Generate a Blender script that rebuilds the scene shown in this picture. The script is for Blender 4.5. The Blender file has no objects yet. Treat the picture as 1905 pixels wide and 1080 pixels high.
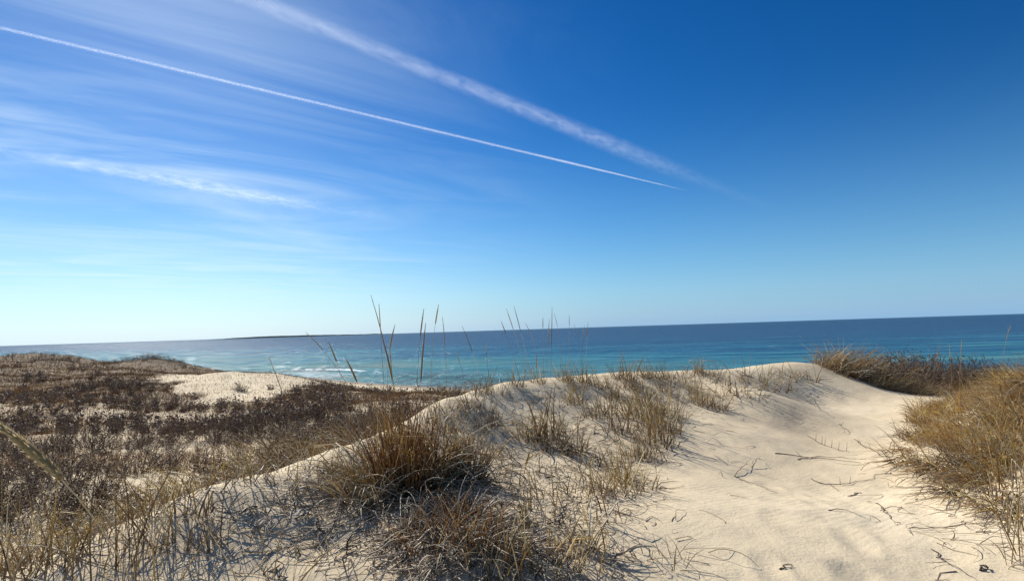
import bpy, math, random
import numpy as np
from mathutils import Vector, Matrix

random.seed(7)
rng = np.random.default_rng(11)
C = bpy.context.scene.collection
R = math.radians
EYE = 8.0                      # eye height above the sea
FPX, W0, H0 = 1000.0, 1905.0, 1080.0
PITCH, ROLL = math.atan(73.0 / 1000.0), math.atan(60.0 / 1905.0)
SUN_AZ, SUN_EL = R(-35.0), R(34.0)

# ------------------------------------------------------------------ camera
fwd = np.array([0, math.cos(PITCH), math.sin(PITCH)])
up0 = np.array([0, -math.sin(PITCH), math.cos(PITCH)])
rt0 = np.array([1.0, 0, 0])
rt = math.cos(ROLL) * rt0 - math.sin(ROLL) * up0
upv = math.sin(ROLL) * rt0 + math.cos(ROLL) * up0
cam = bpy.data.cameras.new("camera")
cam.sensor_width = 36.0
cam.lens = 36.0 * FPX / W0
cam.clip_start = 0.05
cam.clip_end = 300000
co = bpy.data.objects.new("camera", cam)
C.objects.link(co)
m = Matrix.Identity(4)
for i in range(3):
    m[i][0], m[i][1], m[i][2] = rt[i], upv[i], -fwd[i]
m[2][3] = EYE
co.matrix_world = m
bpy.context.scene.camera = co


def ray(px, py):
    px, py = np.asarray(px, float), np.asarray(py, float)
    a, b = (px - W0 / 2) / FPX, (H0 / 2 - py) / FPX
    return fwd + a[..., None] * rt + b[..., None] * upv


def at(px, py, Y):
    """the world point seen at a photo position, Y metres ahead"""
    d = ray(px, py)
    return d * (np.asarray(Y, float) / d[..., 1])[..., None] + np.array([0, 0, EYE])


# ------------------------------------------------------------------ noise
def vnoise(x, y, seed=0):
    x, y = np.asarray(x, float), np.asarray(y, float)
    ix, iy = np.floor(x).astype(np.int64), np.floor(y).astype(np.int64)
    fx, fy = x - ix, y - iy
    fx, fy = fx * fx * fx * (fx * (fx * 6 - 15) + 10), fy * fy * fy * (fy * (fy * 6 - 15) + 10)

    def h(a, b):
        n = (a * 374761393 + b * 668265263 + seed * 1442695041) & 0x7FFFFFFF
        n = ((n ^ (n >> 13)) * 1274126177) & 0x7FFFFFFF
        n = (n ^ (n >> 16)) & 0xFFFF
        return n / 32767.5 - 1
    a, b, c, d = h(ix, iy), h(ix + 1, iy), h(ix, iy + 1), h(ix + 1, iy + 1)
    return (a * (1 - fx) + b * fx) * (1 - fy) + (c * (1 - fx) + d * fx) * fy


def fbm(x, y, seed=0, o=4):
    s, a, t = 0, 0.5, 0
    for i in range(o):
        s = s + a * vnoise(x * 2 ** i + 17.3 * i, y * 2 ** i - 9.1 * i, seed + i)
        a *= 0.5
    return s


def sstep(a, b, x):
    t = np.clip((x - a) / (b - a), 0, 1)
    return t * t * (3 - 2 * t)


# ------------------------------------------------------------------ the lie of the land
VIEW = [  # photo x, y, metres ahead
    # sandy path
    (1500, 1080, 3.5), (1250, 1080, 3.5), (1700, 1080, 3.6), (1500, 900, 6.1), (1300, 900, 5.6), (1650, 900, 6.0),
    (1500, 800, 9.3), (1400, 800, 8.3), (1600, 800, 9.2), (1500, 750, 12.2), (1620, 750, 12), (1420, 730, 10.6), (1520, 720, 13),
    # crest of the near dune, from the far right end to the near left end
    (1520, 677, 15), (1430, 682, 14), (1300, 688, 13), (1200, 691, 12), (1100, 698, 11), (1000, 703, 10), (940, 712, 9), (900, 723, 8.3),
    (840, 745, 7.5), (800, 764, 7.0), (740, 795, 6.3), (680, 820, 5.8), (600, 850, 5.2), (500, 880, 4.8), (400, 905, 4.4), (200, 985, 3.7), (0, 1070, 3.1),
    (-200, 1160, 2.7),
    # its near face
    (500, 1000, 3.9), (700, 1000, 4.0), (700, 900, 5.0), (850, 1000, 3.8), (850, 900, 5.0), (850, 800, 6.6), (500, 1080, 3.45), (300, 1080, 3.3),
    (700, 1080, 3.5), (950, 1080, 3.5), (950, 900, 5.3), (950, 800, 7.0), (950, 750, 8.2), (1100, 900, 5.5), (1100, 800, 7.4), (1100, 740, 9.4),
    (1200, 760, 9.0), (1200, 850, 6.6), (1300, 740, 10.6), (1300, 710, 12), (1200, 1000, 4.0),
    # hollow and far dunes
    (0, 950, 8.5), (0, 850, 14), (0, 760, 24), (0, 700, 42), (0, 674, 58), (200, 950, 9), (200, 850, 15), (200, 770, 25), (200, 720, 38), (200, 690, 52),
    (200, 680, 60), (100, 671, 60), (60, 673, 60), (150, 677, 60), (300, 684, 62), (350, 692, 60), (400, 850, 14.5), (400, 790, 22), (400, 760, 28), (400, 715, 40), (400, 701, 47), (300, 740, 33),
    (300, 712, 42), (500, 770, 24), (500, 740, 32), (500, 701, 46), (490, 696, 50), (600, 800, 17.5), (600, 750, 26), (600, 722, 38), (600, 719, 46),
    (700, 770, 19), (700, 741, 30), (700, 731, 40), (800, 746, 22), (800, 737, 32), (-200, 700, 40), (-200, 760, 22), (-200, 900, 10), (-200, 680, 58),
    # right-hand mound and the thicket on the rim
    (1905, 1000, 4), (1905, 900, 4.9), (1905, 800, 6.2), (1905, 735, 7.5), (1905, 712, 9), (1750, 900, 5.6), (1700, 840, 7.4), (1800, 800, 8.0), (1800, 765, 9.5),
    (1750, 780, 9.5), (1650, 728, 14.5), (1600, 706, 15), (1700, 714, 17), (1850, 730, 13), (2100, 720, 8), (2100, 900, 4.5),
]
VIEW_XYZ = at(*np.array(VIEW, float).T)
HID = [  # ground the photograph does not show: x, y, height under the eye
    (0, 0, -1.75), (0, 1.8, -1.75), (-1.6, 1.6, -1.7), (1.5, 1.5, -1.8), (-4, 1, -1.6), (-8, 3, -2.6), (0, -3, -1.5), (6, -3, -1.5), (-6, -3, -1.9), (-20, 8, -3), (-40, 20, -3), (-80, 40, -2.5),
    (12, 4, -1.3), (12, 9, -1.1), (20, 15, -1.6), (6, 1, -1.6), (0, 22, -3.6), (8, 24, -3.6), (16, 26, -3.8), (30, 30, -4), (20, 5, -1.4), (40, 12, -2),
    (-80, 80, -3), (-40, 75, -4), (0, 60, -4.5), (1, 14.5, -1.9), (4.5, 16, -2.0),
]
for px, py, Y in [v for v in VIEW[13:31]]:
    if px < 900:
        p = at(px, py, Y * 1.3)
        HID.append((p[0], p[1], at(px, py, Y)[2] - EYE - 0.75))
CTRL = np.vstack([VIEW_XYZ - [0, 0, EYE], np.array(HID)])
CEN = np.array([0.0, -2.5])


def polar(x, y):
    dx, dy = x - CEN[0], y - CEN[1]
    return np.arctan2(dx, dy), np.log(np.maximum(np.hypot(dx, dy), 0.6))


def _k(d2):
    return 0.5 * d2 * np.log(d2 + 1e-9)


_cu, _cv = polar(CTRL[:, 0], CTRL[:, 1])
_cp = np.c_[_cu, _cv]
_n = len(_cp)
_A = np.zeros((_n + 3, _n + 3))
_A[:_n, :_n] = _k(((_cp[:, None] - _cp[None]) ** 2).sum(-1)) + np.eye(_n) * 2e-4
_A[:_n, _n:] = np.c_[np.ones(_n), _cp]
_A[_n:, :_n] = _A[:_n, _n:].T
_w = np.linalg.solve(_A, np.r_[CTRL[:, 2], 0, 0, 0])

SHORE = np.array([(-900, 700), (-160, 205), (-100, 155), (-43, 107), (-12, 81), (10, 62), (40, 50), (100, 40), (900, -60)], float)


def shore_dist(x, y):
    """metres inland of the water's edge (negative = out to sea)"""
    best = np.full(np.shape(x), 1e9)
    sg = np.ones(np.shape(x))
    for a, b in zip(SHORE[:-1], SHORE[1:]):
        d = b - a
        t = np.clip(((x - a[0]) * d[0] + (y - a[1]) * d[1]) / (d @ d), 0, 1)
        ds = np.hypot(x - a[0] - t * d[0], y - a[1] - t * d[1])
        cr = d[0] * (y - a[1]) - d[1] * (x - a[0])
        up = ds < best
        best = np.where(up, ds, best)
        sg = np.where(up, np.where(cr < 0, 1, -1), sg)
    return best * sg + 2.0 * vnoise(x * 0.05, y * 0.05, 5)


PRINTS = []
_pr = np.random.default_rng(5)
for k in range(46):
    px, py = _pr.uniform(1430, 1860), _pr.uniform(880, 1085)
    Y = 3.5 + (1080 - py) * 0.0125
    p = at(px, py, Y)
    PRINTS.append((p[0], p[1], _pr.uniform(0.07, 0.13), _pr.uniform(0.1, 0.2), _pr.uniform(-0.6, 0.6), _pr.uniform(0.004, 0.012)))


MOUNDS = [(-53.5, 60, 2.2, 0.65), (-49.5, 60, 1.8, 0.55), (-57, 57, 2.5, 0.5), (-47, 55, 1.6, 0.35), (-42, 62, 3.0, 0.55), (-39, 62, 2.6, 0.55), (-35.5, 60, 2.0, 0.3), (-26, 48, 2.0, 0.25)]


def _raw(x, y):
    u, v = polar(x, y)
    z = _w[_n] + _w[_n + 1] * u + _w[_n + 2] * v
    for i in range(_n):
        z = z + _w[i] * _k((u - _cp[i, 0]) ** 2 + (v - _cp[i, 1]) ** 2)
    return z


def height(x, y, fine=True):
    x, y = np.asarray(x, float), np.asarray(y, float)
    z = np.clip(_raw(x, y), -5.5, 0.2) + EYE
    r = np.hypot(x, y)
    if fine:
        z = z + 0.045 * fbm(x * 0.9, y * 0.9, 3) * sstep(1, 6, r) + 0.012 * fbm(x * 3.1, y * 3.1, 9, 3) + 0.25 * fbm(x * .16, y * .16, 21) * sstep(9, 30, r) + 0.16 * fbm(x * .5, y * .5, 23) * sstep(14, 30, r)
        for a, b, ra, hm in MOUNDS:
            z = z + 1.05 * hm * np.exp(-((x - a) / ra) ** 2 - ((y - b) / (ra * 1.3)) ** 2)
        z = z + 0.05 * fbm(x * 1.9 + 3, y * 1.9, 51, 3) * sstep(0.2, -0.8, x) * sstep(12, 8, r)
        for a, b, sx, sy, th, dp in PRINTS:
            dx, dy = x - a, y - b
            near = np.abs(dx) + np.abs(dy) < 0.8
            if np.any(near):
                c, s = math.cos(th), math.sin(th)
                q = ((c * dx + s * dy) / sx) ** 2 + ((-s * dx + c * dy) / sy) ** 2
                z = z + np.where(near, -dp * np.exp(-q * 1.2) + 0.45 * dp * np.exp(-(np.sqrt(q) - 1.7) ** 2 * 4), 0)
    far = r > 20
    if np.any(far):
        s = shore_dist(x, y)
        beach = np.where(s > 0, np.minimum(s * 0.055, 1.0), s * 0.03)
        k = sstep(14, 30, s)
        z = np.where(far, beach * (1 - k) + z * k, z)
    return z


def ground_at(px, py):
    px, py = np.atleast_1d(np.asarray(px, float)), np.atleast_1d(np.asarray(py, float))
    t = np.geomspace(1.6, 120, 420)
    out = np.zeros((len(px), 3))
    for s in range(0, len(px), 200):
        d = ray(px[s:s + 200], py[s:s + 200])
        P = d[:, None, :] * t[None, :, None] + np.array([0, 0, EYE])
        hh = height(P[..., 0], P[..., 1], False)
        below = P[..., 2] < hh
        idx = np.where(below.any(1), below.argmax(1), len(t) - 1)
        idx = np.maximum(idx, 1)
        rows = np.arange(len(idx))
        g1, g0 = (P[..., 2] - hh)[rows, idx], (P[..., 2] - hh)[rows, idx - 1]
        f = np.clip(g0 / (g0 - g1 + 1e-9), 0, 1)[:, None]
        out[s:s + 200] = P[rows, idx - 1] * (1 - f) + P[rows, idx] * f
    out[:, 2] = height(out[:, 0], out[:, 1])
    return out


# ------------------------------------------------------------------ node helpers
class NT:
    def __init__(self, tree):
        self.t = tree
        tree.nodes.clear()

    def n(self, kind, **kw):
        nd = self.t.nodes.new(kind)
        for k, v in kw.items():
            setattr(nd, k, v)
        return nd

    def l(self, a, b):
        self.t.links.new(a, b)

    def put(self, sock, v):
        if hasattr(v, "is_output"):
            self.l(v, sock)
        else:
            sock.default_value = v

    def math(self, op, a, b=None, c=None, clamp=False):
        nd = self.n("ShaderNodeMath", operation=op, use_clamp=clamp)
        for s, v in zip(nd.inputs, (a, b, c)):
            if v is not None:
                self.put(s, v)
        return nd.outputs[0]

    def mr(self, v, a, b, c=0.0, d=1.0, smooth=False):
        nd = self.n("ShaderNodeMapRange")
        if smooth:
            nd.interpolation_type = 'SMOOTHSTEP'
        for s, x in zip(nd.inputs[:5], (v, a, b, c, d)):
            self.put(s, x)
        return nd.outputs[0]

    def noise(self, vec, scale, detail=4.0, rough=0.5, dist=0.0, dim='3D'):
        nd = self.n("ShaderNodeTexNoise", noise_dimensions=dim)
        if vec is not None:
            self.l(vec, nd.inputs["Vector"])
        nd.inputs["Scale"].default_value = scale
        nd.inputs["Detail"].default_value = detail
        nd.inputs["Roughness"].default_value = rough
        nd.inputs["Distortion"].default_value = dist
        return nd.outputs[0]

    def mix(self, f, a, b, mode='MIX'):
        nd = self.n("ShaderNodeMix", data_type='RGBA', blend_type=mode)
        self.put(nd.inputs[0], f)
        for s, v in ((nd.inputs[6], a), (nd.inputs[7], b)):
            self.put(s, v if hasattr(v, "is_output") else (*v, 1))
        return nd.outputs[2]

    def ramp(self, f, stops):
        nd = self.n("ShaderNodeValToRGB")
        el = nd.color_ramp.elements
        while len(el) < len(stops):
            el.new(0.5)
        for e, (p, c) in zip(el, stops):
            e.position = p
            e.color = (*c, 1) if len(c) == 3 else c
        self.put(nd.inputs[0], f)
        return nd.outputs[0]

    def attr(self, name):
        return self.n("ShaderNodeAttribute", attribute_name=name).outputs["Fac"]

    def mapping(self, vec, loc=(0, 0, 0), rot=(0, 0, 0), sc=(1, 1, 1)):
        nd = self.n("ShaderNodeMapping")
        self.l(vec, nd.inputs[0])
        nd.inputs[1].default_value, nd.inputs[2].default_value, nd.inputs[3].default_value = loc, rot, sc
        return nd.outputs[0]


def material(name):
    mt = bpy.data.materials.new(name)
    mt.use_nodes = True
    return mt, NT(mt.node_tree)


# ------------------------------------------------------------------ materials
def sand_material():
    mt, t = material("sand")
    pos = t.n("ShaderNodeNewGeometry").outputs["Position"]
    big = t.noise(pos, 0.55, 5, 0.55)
    mid = t.noise(pos, 4.0, 4, 0.6)
    grain = t.noise(pos, 160, 2, 0.7)
    col = t.ramp(big, [(0.3, (0.68, 0.555, 0.37)), (0.55, (0.74, 0.615, 0.415)), (0.75, (0.77, 0.655, 0.465))])
    col = t.mix(t.mr(mid, 0.35, 0.75, 0.0, 0.25), col, (0.54, 0.45, 0.33))
    col = t.mix(t.mr(grain, 0.5, 0.8, 0.0, 0.35), col, (0.27, 0.22, 0.17))
    # brown plant litter on the ground of the hollow and the far dunes
    cover = t.attr("cover")
    ln = t.noise(pos, 1.7, 6, 0.65)
    lit = t.math('MULTIPLY', cover, 1.0)
    lm = t.mr(t.math('ADD', ln, lit), 0.75, 1.15, 0, 0.9)
    lc = t.ramp(t.noise(pos, 6, 3), [(0.3, (0.15, 0.105, 0.07)), (0.55, (0.26, 0.19, 0.115)), (0.8, (0.38, 0.29, 0.19))])
    col = t.mix(lm, col, lc)
    wet = t.attr("wet")
    col = t.mix(wet, col, (0.16, 0.13, 0.10))
    b = t.n("ShaderNodeBsdfPrincipled")
    t.l(col, b.inputs["Base Color"])
    b.inputs["Roughness"].default_value = 0.95
    b.inputs["Specular IOR Level"].default_value = 0.15
    wv = t.n("ShaderNodeTexWave", wave_type='BANDS', bands_direction='X')
    t.l(t.mapping(pos, rot=(0, 0, R(58))), wv.inputs["Vector"])
    wv.inputs["Scale"].default_value = 4.6
    wv.inputs["Distortion"].default_value = 5.0
    wv.inputs["Detail"].default_value = 2
    wv.inputs["Detail Scale"].default_value = 0.6
    rip = t.math('MULTIPLY', wv.outputs["Fac"], t.mr(t.noise(pos, 0.5, 2), 0.45, 0.62, 0.0, 1.0))
    hgt = t.math('ADD', t.math('MULTIPLY', rip, 0.0014), t.math('MULTIPLY', t.noise(pos, 14, 5, 0.6), 0.009))
    hgt = t.math('ADD', hgt, t.math('MULTIPLY', grain, 0.0022))
    hgt = t.math('ADD', hgt, t.math('MULTIPLY', t.noise(pos, 45, 3, 0.6), 0.0055))
    bp = t.n("ShaderNodeBump")
    bp.inputs["Strength"].default_value = 0.8
    bp.inputs["Distance"].default_value = 1.0
    t.l(hgt, bp.inputs["Height"])
    t.l(bp.outputs[0], b.inputs["Normal"])
    t.l(b.outputs[0], t.n("ShaderNodeOutputMaterial").inputs[0])
    return mt


def water_material():
    mt, t = material("sea_water")
    pos = t.n("ShaderNodeNewGeometry").outputs["Position"]
    s = t.attr("offshore")          # metres out from the water's edge
    patch = t.noise(t.mapping(pos, rot=(0, 0, R(-38)), sc=(0.011, 0.03, 1)), 1.0, 4, 0.55)
    s2 = t.math('MAXIMUM', t.math('MULTIPLY', t.math('ADD', s, t.mr(patch, 0.3, 0.7, -28, 28)), t.mr(patch, 0.32, 0.68, 0.55, 1.5)), 0.0)
    depth = t.mr(s2, 0, 900)
    col = t.ramp(t.math('POWER', depth, 0.5), [(0.0, (0.17, 0.20, 0.16)), (0.10, (0.085, 0.22, 0.22)), (0.25, (0.036, 0.18, 0.24)), (0.36, (0.017, 0.108, 0.195)), (0.5, (0.010, 0.066, 0.152)), (0.7, (0.010, 0.056, 0.140)), (1.0, (0.010, 0.052, 0.132))])
    lanes = t.noise(t.mapping(pos, rot=(0, 0, R(-12)), sc=(0.022, 0.19, 1)), 1.0, 7, 0.68)
    col = t.mix(1.0, col, t.ramp(lanes, [(0.3, (0.55, 0.6, 0.68)), (0.5, (1, 1, 1)), (0.7, (1.75, 1.6, 1.4))]), 'MULTIPLY')
    # weed-dark stones close in
    rk = t.noise(pos, 0.35, 4, 0.6)
    rm = t.math('MULTIPLY', t.mr(rk, 0.43, 0.55), t.mr(t.math('ABSOLUTE', t.math('SUBTRACT', s, 9.0)), 3, 16, 0.85, 0.0))
    rm = t.math('MULTIPLY', rm, t.attr("stones"))
    col = t.mix(rm, col, (0.05, 0.055, 0.045))
    foam = t.attr("foam")
    fn = t.noise(t.mapping(pos, rot=(0, 0, R(40)), sc=(0.35, 1, 1)), 0.9, 6, 0.7)
    fm = t.mr(t.math('ADD', t.math('MULTIPLY', foam, 1.25), fn), 0.95, 1.2)
    fleck = t.noise(t.mapping(pos, rot=(0, 0, R(-38)), sc=(0.10, 0.4, 1)), 1.0, 5, 0.65)
    fm = t.math('MAXIMUM', fm, t.mr(fleck, 0.685, 0.725, 0.0, 0.6))  # white flecks: whitecaps, and sun sparkle painted into the water colour
    col = t.mix(fm, col, (0.82, 0.85, 0.86))
    w1 = t.noise(t.mapping(pos, rot=(0, 0, R(-38)), sc=(0.07, 0.16, 0.1)), 1.0, 3, 0.55)
    w2 = t.noise(t.mapping(pos, rot=(0, 0, R(-30)), sc=(0.5, 0.9, 0.5)), 1.0, 4, 0.6)
    w3 = t.noise(pos, 3.5, 3, 0.6)
    hgt = t.math('ADD', t.math('MULTIPLY', w1, 1.8), t.math('ADD', t.math('MULTIPLY', w2, 0.62), t.math('MULTIPLY', w3, 0.13)))
    bp = t.n("ShaderNodeBump")
    bp.inputs["Strength"].default_value = 1.0
    bp.inputs["Distance"].default_value = 1.0
    t.l(hgt, bp.inputs["Height"])
    df = t.n("ShaderNodeBsdfDiffuse")
    t.l(col, df.inputs["Color"])
    gl = t.n("ShaderNodeBsdfGlossy")
    # glints: small ruffled patches scatter the sun, the water between them does not
    ruf = t.noise(t.mapping(pos, rot=(0, 0, R(12)), sc=(0.5, 0.07, 1)), 1.0, 3, 0.7)
    t.l(t.mr(ruf, 0.545, 0.625, 0.075, 0.19), gl.inputs["Roughness"])
    t.l(bp.outputs[0], gl.inputs["Normal"])
    bp2 = t.n("ShaderNodeBump")
    bp2.inputs["Strength"].default_value = 0.5
    t.l(hgt, bp2.inputs["Height"])
    t.l(bp2.outputs[0], df.inputs["Normal"])
    fr = t.n("ShaderNodeFresnel")
    fr.inputs["IOR"].default_value = 1.33
    t.l(bp.outputs[0], fr.inputs["Normal"])
    # a choppy sea never mirrors fully at the horizon: wave faces tilt towards the viewer
    fac = t.math('MULTIPLY', t.math('MINIMUM', fr.outputs[0], 0.30), t.mr(fm, 0, 1, 1.0, 0.1))
    mx = t.n("ShaderNodeMixShader")
    t.l(fac, mx.inputs[0])
    t.l(df.outputs[0], mx.inputs[1])
    t.l(gl.outputs[0], mx.inputs[2])
    t.l(mx.outputs[0], t.n("ShaderNodeOutputMaterial").inputs[0])
    return mt


def blade_material(name, cols, base, transl=0.5, obj_var=0.25, rough=0.5):
    """straw colours picked per blade (rnd), darker or redder sheath towards the root (along)"""
    mt, t = material(name)
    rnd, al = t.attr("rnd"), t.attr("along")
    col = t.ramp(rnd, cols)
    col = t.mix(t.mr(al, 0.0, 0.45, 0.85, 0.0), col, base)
    oi = t.n("ShaderNodeObjectInfo").outputs["Random"]
    hs = t.n("ShaderNodeHueSaturation")
    t.l(t.mr(oi, 0, 1, 0.49, 0.512), hs.inputs["Hue"])
    t.l(t.mr(oi, 0, 1, 1 - obj_var, 1 + obj_var), hs.inputs["Value"])
    t.l(col, hs.inputs["Color"])
    b = t.n("ShaderNodeBsdfPrincipled")
    t.l(hs.outputs[0], b.inputs["Base Color"])
    b.inputs["Roughness"].default_value = rough
    b.inputs["Specular IOR Level"].default_value = 0.35
    tr = t.n("ShaderNodeBsdfTranslucent")
    t.l(hs.outputs[0], tr.inputs[0])
    mx = t.n("ShaderNodeMixShader")
    mx.inputs[0].default_value = transl
    t.l(b.outputs[0], mx.inputs[1])
    t.l(tr.outputs[0], mx.inputs[2])
    t.l(mx.outputs[0], t.n("ShaderNodeOutputMaterial").inputs[0])
    return mt


M = {}
M['sand'] = sand_material()
M['sea'] = water_material()
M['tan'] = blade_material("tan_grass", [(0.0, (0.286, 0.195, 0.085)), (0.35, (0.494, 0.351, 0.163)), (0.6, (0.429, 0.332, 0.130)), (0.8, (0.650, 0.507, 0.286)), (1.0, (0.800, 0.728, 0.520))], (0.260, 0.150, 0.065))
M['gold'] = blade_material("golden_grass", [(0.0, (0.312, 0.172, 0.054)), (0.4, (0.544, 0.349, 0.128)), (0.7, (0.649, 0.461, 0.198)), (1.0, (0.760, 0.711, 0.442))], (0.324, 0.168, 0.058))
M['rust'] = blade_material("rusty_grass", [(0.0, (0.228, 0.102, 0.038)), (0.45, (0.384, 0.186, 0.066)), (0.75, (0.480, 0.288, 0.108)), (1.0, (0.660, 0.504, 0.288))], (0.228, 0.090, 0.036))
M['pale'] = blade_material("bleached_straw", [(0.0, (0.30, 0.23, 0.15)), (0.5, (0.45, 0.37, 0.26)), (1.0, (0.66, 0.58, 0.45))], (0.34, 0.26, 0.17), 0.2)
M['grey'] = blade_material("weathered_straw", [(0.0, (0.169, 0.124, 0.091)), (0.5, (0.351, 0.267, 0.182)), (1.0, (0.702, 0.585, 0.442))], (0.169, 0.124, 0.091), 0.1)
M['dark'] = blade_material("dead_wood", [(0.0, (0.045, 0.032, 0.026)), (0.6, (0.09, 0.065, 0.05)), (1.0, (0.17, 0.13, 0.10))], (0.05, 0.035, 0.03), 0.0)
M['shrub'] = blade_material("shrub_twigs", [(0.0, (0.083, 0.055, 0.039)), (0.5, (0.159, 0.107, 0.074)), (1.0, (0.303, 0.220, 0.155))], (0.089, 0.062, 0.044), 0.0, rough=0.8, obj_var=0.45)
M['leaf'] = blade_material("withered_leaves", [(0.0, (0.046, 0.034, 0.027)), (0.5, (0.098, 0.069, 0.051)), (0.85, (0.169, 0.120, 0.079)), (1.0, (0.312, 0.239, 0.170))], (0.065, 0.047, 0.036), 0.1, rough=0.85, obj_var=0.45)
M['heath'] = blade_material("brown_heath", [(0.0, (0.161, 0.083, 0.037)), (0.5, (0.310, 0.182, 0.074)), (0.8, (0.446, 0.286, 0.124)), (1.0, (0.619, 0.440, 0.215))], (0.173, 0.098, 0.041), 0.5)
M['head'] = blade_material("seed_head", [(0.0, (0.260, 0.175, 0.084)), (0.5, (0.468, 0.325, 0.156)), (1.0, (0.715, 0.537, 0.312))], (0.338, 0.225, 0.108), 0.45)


# ------------------------------------------------------------------ mesh helpers
def mesh(name, V, F, mat=None, attrs=None, smooth=True):
    """V (n,3), F (m,4) or (m,3)"""
    me = bpy.data.meshes.new(name)
    V = np.ascontiguousarray(V, np.float32).reshape(-1, 3)
    F = np.ascontiguousarray(F, np.int32)
    k = F.shape[1]
    me.vertices.add(len(V))
    me.vertices.foreach_set("co", V.ravel())
    me.loops.add(F.size)
    me.loops.foreach_set("vertex_index", F.ravel())
    me.polygons.add(len(F))
    me.polygons.foreach_set("loop_start", np.arange(0, F.size, k, dtype=np.int32))
    me.polygons.foreach_set("use_smooth", np.full(len(F), smooth, bool))
    me.update(calc_edges=True)
    for an, av in (attrs or {}).items():
        a = me.attributes.new(an, 'FLOAT', 'POINT')
        a.data.foreach_set("value", np.ascontiguousarray(av, np.float32).ravel())
    if mat is not None:
        me.materials.append(mat)
    return me


def obj(name, me, parent=None, **props):
    o = bpy.data.objects.new(name, me)
    C.objects.link(o)
    if parent is not None:
        o.parent = parent
    for k, v in props.items():
        if v:
            o[k] = v
    return o


def tubes(P, rad, sides=3, rnd=None, g=None):
    """P (N,K,3) centre lines, rad (N,K) -> V, F, attrs"""
    g = g or rng
    N, K, _ = P.shape
    T = np.gradient(P, axis=1)
    T /= np.linalg.norm(T, axis=2, keepdims=True) + 1e-9
    ref = g.normal(size=(N, 1, 3))
    A = np.cross(T, ref)
    A /= np.linalg.norm(A, axis=2, keepdims=True) + 1e-9
    B = np.cross(T, A)
    ang = np.arange(sides) * 2 * math.pi / sides
    V = P[:, :, None, :] + rad[:, :, None, None] * (np.cos(ang)[None, None, :, None] * A[:, :, None, :] + np.sin(ang)[None, None, :, None] * B[:, :, None, :])
    idx = np.arange(N * K * sides).reshape(N, K, sides)
    a, b = idx[:, :-1], idx[:, 1:]
    F = np.stack([a, np.roll(a, -1, 2), np.roll(b, -1, 2), b], -1).reshape(-1, 4)
    if rnd is None:
        rnd = g.random(N)
    at_ = {"rnd": np.repeat(rnd, K * sides), "along": np.tile(np.repeat(np.linspace(0, 1, K), sides), N)}
    return V.reshape(-1, 3), F, at_


def join(*parts):
    Vs, Fs, off, at_ = [], [], 0, {}
    for V, F, a in parts:
        Vs.append(V)
        Fs.append(F + off)
        off += len(V)
        for k, v in a.items():
            at_.setdefault(k, []).append(v)
    return np.vstack(Vs), np.vstack(Fs), {k: np.concatenate(v) for k, v in at_.items()}


def quads(Cn, U, Wv, rnd, along=None):
    """flat four-cornered leaves: centres, half-length and half-width vectors"""
    V = np.stack([Cn - U, Cn + Wv, Cn + U, Cn - Wv], 1).reshape(-1, 3)
    F = np.arange(len(V)).reshape(-1, 4)
    return V, F, {"rnd": np.repeat(rnd, 4), "along": np.full(len(V), 1.0) if along is None else np.repeat(along, 4)}


def blades(N, Rd, L, tilt=(0.05, 0.5), droop=(0.2, 0.9), lean=(0, 0), K=7, w=0.0026, g=None, kink=0.0, spread=0.8, floor=True, wild=0.9):
    """arching grass blades from a root disc of radius Rd"""
    g = g or rng
    az = g.uniform(0, 2 * math.pi, N)
    r = Rd * np.sqrt(g.random(N))
    P0 = np.c_[r * np.cos(az), r * np.sin(az), np.full(N, -0.02)]
    oaz = az + g.normal(0, wild, N)
    hv = np.c_[np.cos(oaz), np.sin(oaz)] * (0.25 + spread * r / max(Rd, 1e-6))[:, None] * g.uniform(*tilt, N)[:, None] + np.array(lean)
    a0 = np.hypot(hv[:, 0], hv[:, 1])
    hd = hv / (a0[:, None] + 1e-6)
    Ln = g.uniform(*L, N) * (1 - 0.25 * (r / max(Rd, 1e-6)) * g.random(N))
    dr = g.uniform(*droop, N)
    t = np.linspace(0, 1, K)
    th = a0[:, None] + dr[:, None] * t[None] ** 1.5
    if kink:
        kk = (g.random(N) < kink)[:, None] * (t[None] > g.uniform(0.35, 0.8, N)[:, None]) * g.uniform(0.5, 1.6, N)[:, None]
        th = th + kk
    th = np.minimum(th, 2.3)
    side = np.c_[-hd[:, 1], hd[:, 0]] * g.normal(0, 0.18, N)[:, None]
    ds = Ln[:, None] / (K - 1)
    dx = np.sin(th)[..., None] * (hd[:, None, :] + side[:, None, :] * t[None, :, None] * 2)
    D = np.concatenate([dx, np.cos(th)[..., None]], 2) * ds[..., None]
    P = P0[:, None, :] + np.concatenate([np.zeros((N, 1, 3)), np.cumsum(D[:, :-1], 1)], 1)
    if floor:
        P[:, 1:, 2] = np.maximum(P[:, 1:, 2], g.uniform(0.004, 0.05, N)[:, None])
    ww = w * (0.5 + 1.35 * g.random(N) ** 1.6)
    rad = ww[:, None] * (1 - 0.88 * t[None] ** 1.8)
    return P, rad


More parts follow.
